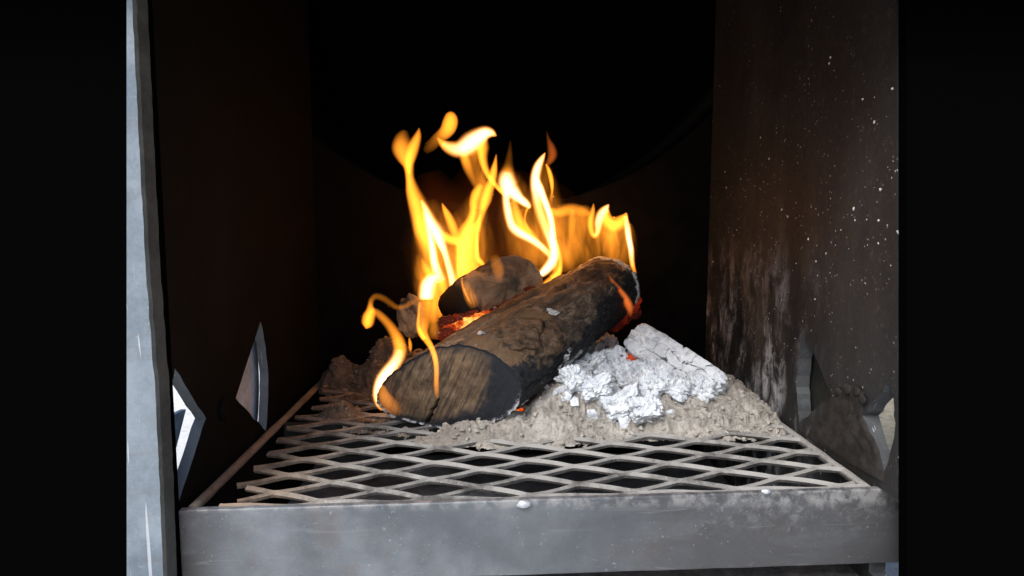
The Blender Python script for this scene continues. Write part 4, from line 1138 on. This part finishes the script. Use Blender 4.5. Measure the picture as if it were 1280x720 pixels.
stroke('tongue', f, Y, [(696, 300, 4, 0.3), (704, 315, 7, 0.5), (711, 328, 6, 0.35), (714, 338, 4, 0.1)], seed=29)

# right sheet
f = flame('low sheet of flame with ragged peaks over the far end of the large log', 745, 330, 0.965)
Y = 0.965
stroke('tongue', f, Y, [(688, 262, 3, 1.2), (697, 266, 5, 1.4), (708, 263, 6, 1.2), (719, 262, 6, 0.8), (730, 265, 5, 0.7), (737, 268, 3, 0.5)], seed=30)
stroke('tongue', f, Y, [(742, 254, 0.6, 0.3), (741, 263, 2.6, 1.4), (738.5, 275, 3.4, 2.2), (739, 287, 3.2, 3), (743, 294.5, 3.2, 3.4), (747, 289, 3.4, 5), (748.5, 277, 5, 7), (752, 268, 5.5, 9), (757, 261, 4, 7), (761, 255.5, 1, 1)], seed=31)
stroke('tongue', f, Y, [(758, 262, 3, 3), (758, 272, 6, 4), (763, 280, 7, 2.6), (770, 281, 7, 3.6), (776, 277, 7, 5), (781, 271, 4, 4), (783, 266, 1, 1)], seed=32)
stroke('tongue', f, Y, [(782, 270, 2, 3), (784, 284, 3.6, 8), (786, 298, 3.6, 18), (788.5, 311, 3.4, 16), (789.5, 323, 3, 5), (791, 333, 2.6, 2), (794.5, 342, 1.6, 0.5)], seed=33)
stroke('flame_sheet', f, Y, [(704, 254, 8, 0.05), (706, 264, 20, 0.7), (708, 276, 26, 0.8), (710, 290, 28, 0.72), (713, 304, 28, 0.56), (717, 318, 26, 0.36), (720, 332, 22, 0.15), (722, 344, 14, 0.02)], seed=34, p=1.9, mat='sheet')
stroke('flame_sheet', f, Y, [(730, 256, 4, 0.05), (730, 266, 13, 0.5), (732, 280, 18, 0.6), (736, 296, 24, 0.5), (742, 312, 28, 0.34), (746, 328, 24, 0.12), (746, 340, 14, 0.02)], seed=35, p=1.9, mat='sheet')
stroke('flame_sheet', f, Y, [(766, 270, 9, 0.2), (764, 278, 17, 2.4), (765, 288, 20, 2.2), (767, 300, 21, 1.2), (768, 312, 21, 0.7), (769, 326, 19, 0.36), (770, 342, 12, 0.03)], seed=36, p=1.9, mat='sheet')
stroke('tongue', f, Y, [(716, 262, 3, 0.5), (715, 276, 4, 0.6), (715, 290, 4, 0.4), (717, 304, 4, 0.1)], seed=37)

# curl at lower left
f = flame('low flame licking round the near edge of the sawn end with a curled droplet tip', 474, 508, 0.79)
Y = 0.80
stroke('tongue', f, Y, [(457.5, 411, 1, 0.5), (459, 406, 5.5, 3.5), (460.5, 398, 6.5, 5), (463, 390, 5.5, 3.4), (463, 382, 3.2, 1.1), (464.5, 375, 3, 0.4), (470, 370.5, 3.4, 0.26), (479, 373, 3.6, 0.22), (488, 379, 3.4, 0.2), (496, 384, 3, 0.26), (506, 383, 3, 0.3), (515, 378, 3, 0.24), (521, 373, 2, 0.05)], seed=38)
stroke('tongue', f, Y, [(464, 387, 3, 0.5), (471, 391, 4, 0.7), (479, 398, 4.5, 0.8), (487, 407, 5, 0.9), (493.5, 417, 5.8, 1.3), (498, 427, 6.6, 2), (500, 437, 7, 3), (497.5, 447, 7, 6), (492, 456, 7, 14), (485, 465, 7.5, 26), (477.5, 475, 7, 26), (473, 486, 6, 18), (471.5, 497, 4.6, 9), (474, 507, 3, 2.5), (478, 513, 1.5, 0.5)], seed=39)
stroke('tongue', f, 0.765, [(477, 482, 4, 0.5), (480, 494, 8, 0.7), (486, 504, 10, 0.5), (494, 511, 9, 0.28), (502, 515, 5, 0.05)], seed=40, p=0.8)
stroke('tongue', f, 0.83, [(511.5, 422, 0.8, 0.6), (512.5, 429, 2, 1.3), (513, 436, 1.8, 1.0), (513, 440, 0.8, 0.3)], seed=41)

# front middle flame
f = flame('slender flame with a bright bulb dropping over the sawn end of the large log', 546, 490, 0.74)
Y = 0.80
stroke('tongue', f, Y, [(549, 348, 3, 0.8), (545, 347, 5, 8), (539, 350, 7.5, 22), (535, 357, 9, 32), (533.5, 365, 9, 30), (533, 371, 9, 22), (533, 374.5, 8.5, 3)], seed=42)
stroke('tongue', f, (0.80, 0.70), [(533.5, 366, 6, 0.3), (533, 376, 10, 0.9), (532, 385, 11, 0.9), (530.5, 396, 10.5, 0.9), (529, 406, 8.5, 1.3), (529, 415, 6.5, 1.8), (533, 424, 5, 2.4), (538, 432, 4.2, 2.4), (542, 441, 4, 2.4), (544.5, 451, 3.8, 2.2), (545.5, 462, 3.6, 1.5), (545.5, 474, 3.6, 1.2), (545.5, 486, 3.6, 0.7), (546.5, 498, 2.5, 0.1)], seed=43, p=1.1)
stroke('tongue', f, (0.80, 0.76), [(524.5, 378, 1.2, 0.8), (523.5, 392, 1.6, 1.2), (522.5, 405, 2, 1.6), (525, 415, 3, 2.2), (530.5, 424, 2.6, 2)], seed=44)
stroke('tongue', f, 0.83, [(543, 374, 2, 0.6), (542.5, 388, 3, 0.7), (542, 402, 4.5, 0.6), (542, 414, 6, 0.5), (542, 424, 5, 0.1)], seed=45)
# wisp over the shorter log
f = flame('faint orange wisp crossing the face of the shorter log', 622, 346, 0.87)
stroke('tongue', f, 0.872, [(617, 319, 5, 0.05), (620, 328, 8, 0.32), (623, 338, 8, 0.36), (624, 347, 6, 0.2), (625, 354, 3, 0.03)], seed=46, p=0.9)
stroke('tongue', f, 0.87, [(577, 347, 1.2, 0.5), (578.5, 358, 1.4, 0.9), (583, 369, 1.5, 0.8), (589, 380, 1.2, 0.3)], seed=47)
stroke('tongue', f, 0.87, [(580, 350, 4, 0.1), (584, 362, 7, 0.4), (589, 374, 8, 0.45), (594, 384, 6, 0.1)], seed=48, p=0.8)
f = flame('small red flame in front of the far end of the large log', 785, 390, 0.89)
stroke('tongue', f, 0.90, [(760, 343, 0.7, 0.1), (766, 352, 2, 0.35), (774, 362, 3, 0.55), (781, 372, 4, 0.8), (786, 382, 4.5, 0.8), (788, 391, 3, 0.3), (788, 396, 1, 0.05)], seed=49, tint=RED)

f = flame('wide translucent orange veil of flame joining the tongues above the embers', 560, 405, 0.90)
stroke('flame_sheet', f, 0.945, [(538, 250, 6, 0.05), (541, 268, 14, 0.3), (545, 288, 22, 0.55), (549, 308, 26, 0.7), (551, 328, 27, 0.7), (553, 348, 28, 0.6), (557, 368, 28, 0.5), (562, 388, 26, 0.4), (566, 404, 18, 0.1)], seed=60, p=1.6, mat='sheet')
stroke('flame_sheet', f, 0.94, [(521, 318, 3, 0.05), (525, 332, 8, 0.5), (531, 348, 12, 0.8), (537, 366, 13, 0.7), (543, 384, 13, 0.5), (548, 402, 11, 0.1)], seed=61, p=1.6, mat='sheet')
stroke('flame_sheet', f, 0.965, [(598, 240, 8, 0.1), (594, 260, 14, 0.5), (588, 282, 22, 0.8), (584, 304, 28, 0.9), (586, 326, 30, 0.8), (592, 346, 28, 0.3)], seed=62, p=1.6, mat='sheet')
stroke('flame_sheet', f, 0.96, [(640, 215, 6, 0.05), (643, 236, 14, 0.4), (648, 258, 20, 0.5), (655, 280, 26, 0.5), (664, 302, 30, 0.5), (672, 322, 26, 0.5), (674, 342, 18, 0.1)], seed=63, p=1.6, mat='sheet')
stroke('flame_sheet', f, 0.96, [(680, 200, 5, 0.05), (679, 222, 12, 0.4), (681, 246, 15, 0.5), (685, 270, 18, 0.6), (690, 294, 22, 0.7), (694, 318, 22, 0.7), (694, 340, 16, 0.1)], seed=64, p=1.6, mat='sheet')
# dull red halo glow, put in as thin outer gas between the tongues
f = flame('dull red halo glow and thin outer fire gas between the bright tongues', 630, 330, 0.985)
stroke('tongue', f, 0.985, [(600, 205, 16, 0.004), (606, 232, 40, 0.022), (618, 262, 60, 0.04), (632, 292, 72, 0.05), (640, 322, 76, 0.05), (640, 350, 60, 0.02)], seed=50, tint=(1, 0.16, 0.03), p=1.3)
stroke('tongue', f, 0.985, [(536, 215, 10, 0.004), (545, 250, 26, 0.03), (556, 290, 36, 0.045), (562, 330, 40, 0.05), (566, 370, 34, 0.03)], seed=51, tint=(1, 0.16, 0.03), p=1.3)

# light the flames give
for k, (px, py, Y, e) in enumerate([(536, 290, 0.92, 0.10), (585, 320, 0.955, 0.16), (640, 240, 0.95, 0.12), (690, 315, 0.94, 0.16), (592, 178, 0.95, 0.10), (775, 285, 0.965, 0.07), (486, 462, 0.795, 0.05), (535, 360, 0.80, 0.09)]):
    ld = bpy.data.lights.new('flame_light', 'POINT'); ld.energy = e * 0.16; ld.color = (1.0, 0.42, 0.10); ld.shadow_soft_size = 0.0
    lo_ = bpy.data.objects.new('flame_light', ld); COL.objects.link(lo_); lo_.location = tuple(at_y(px, py, Y))
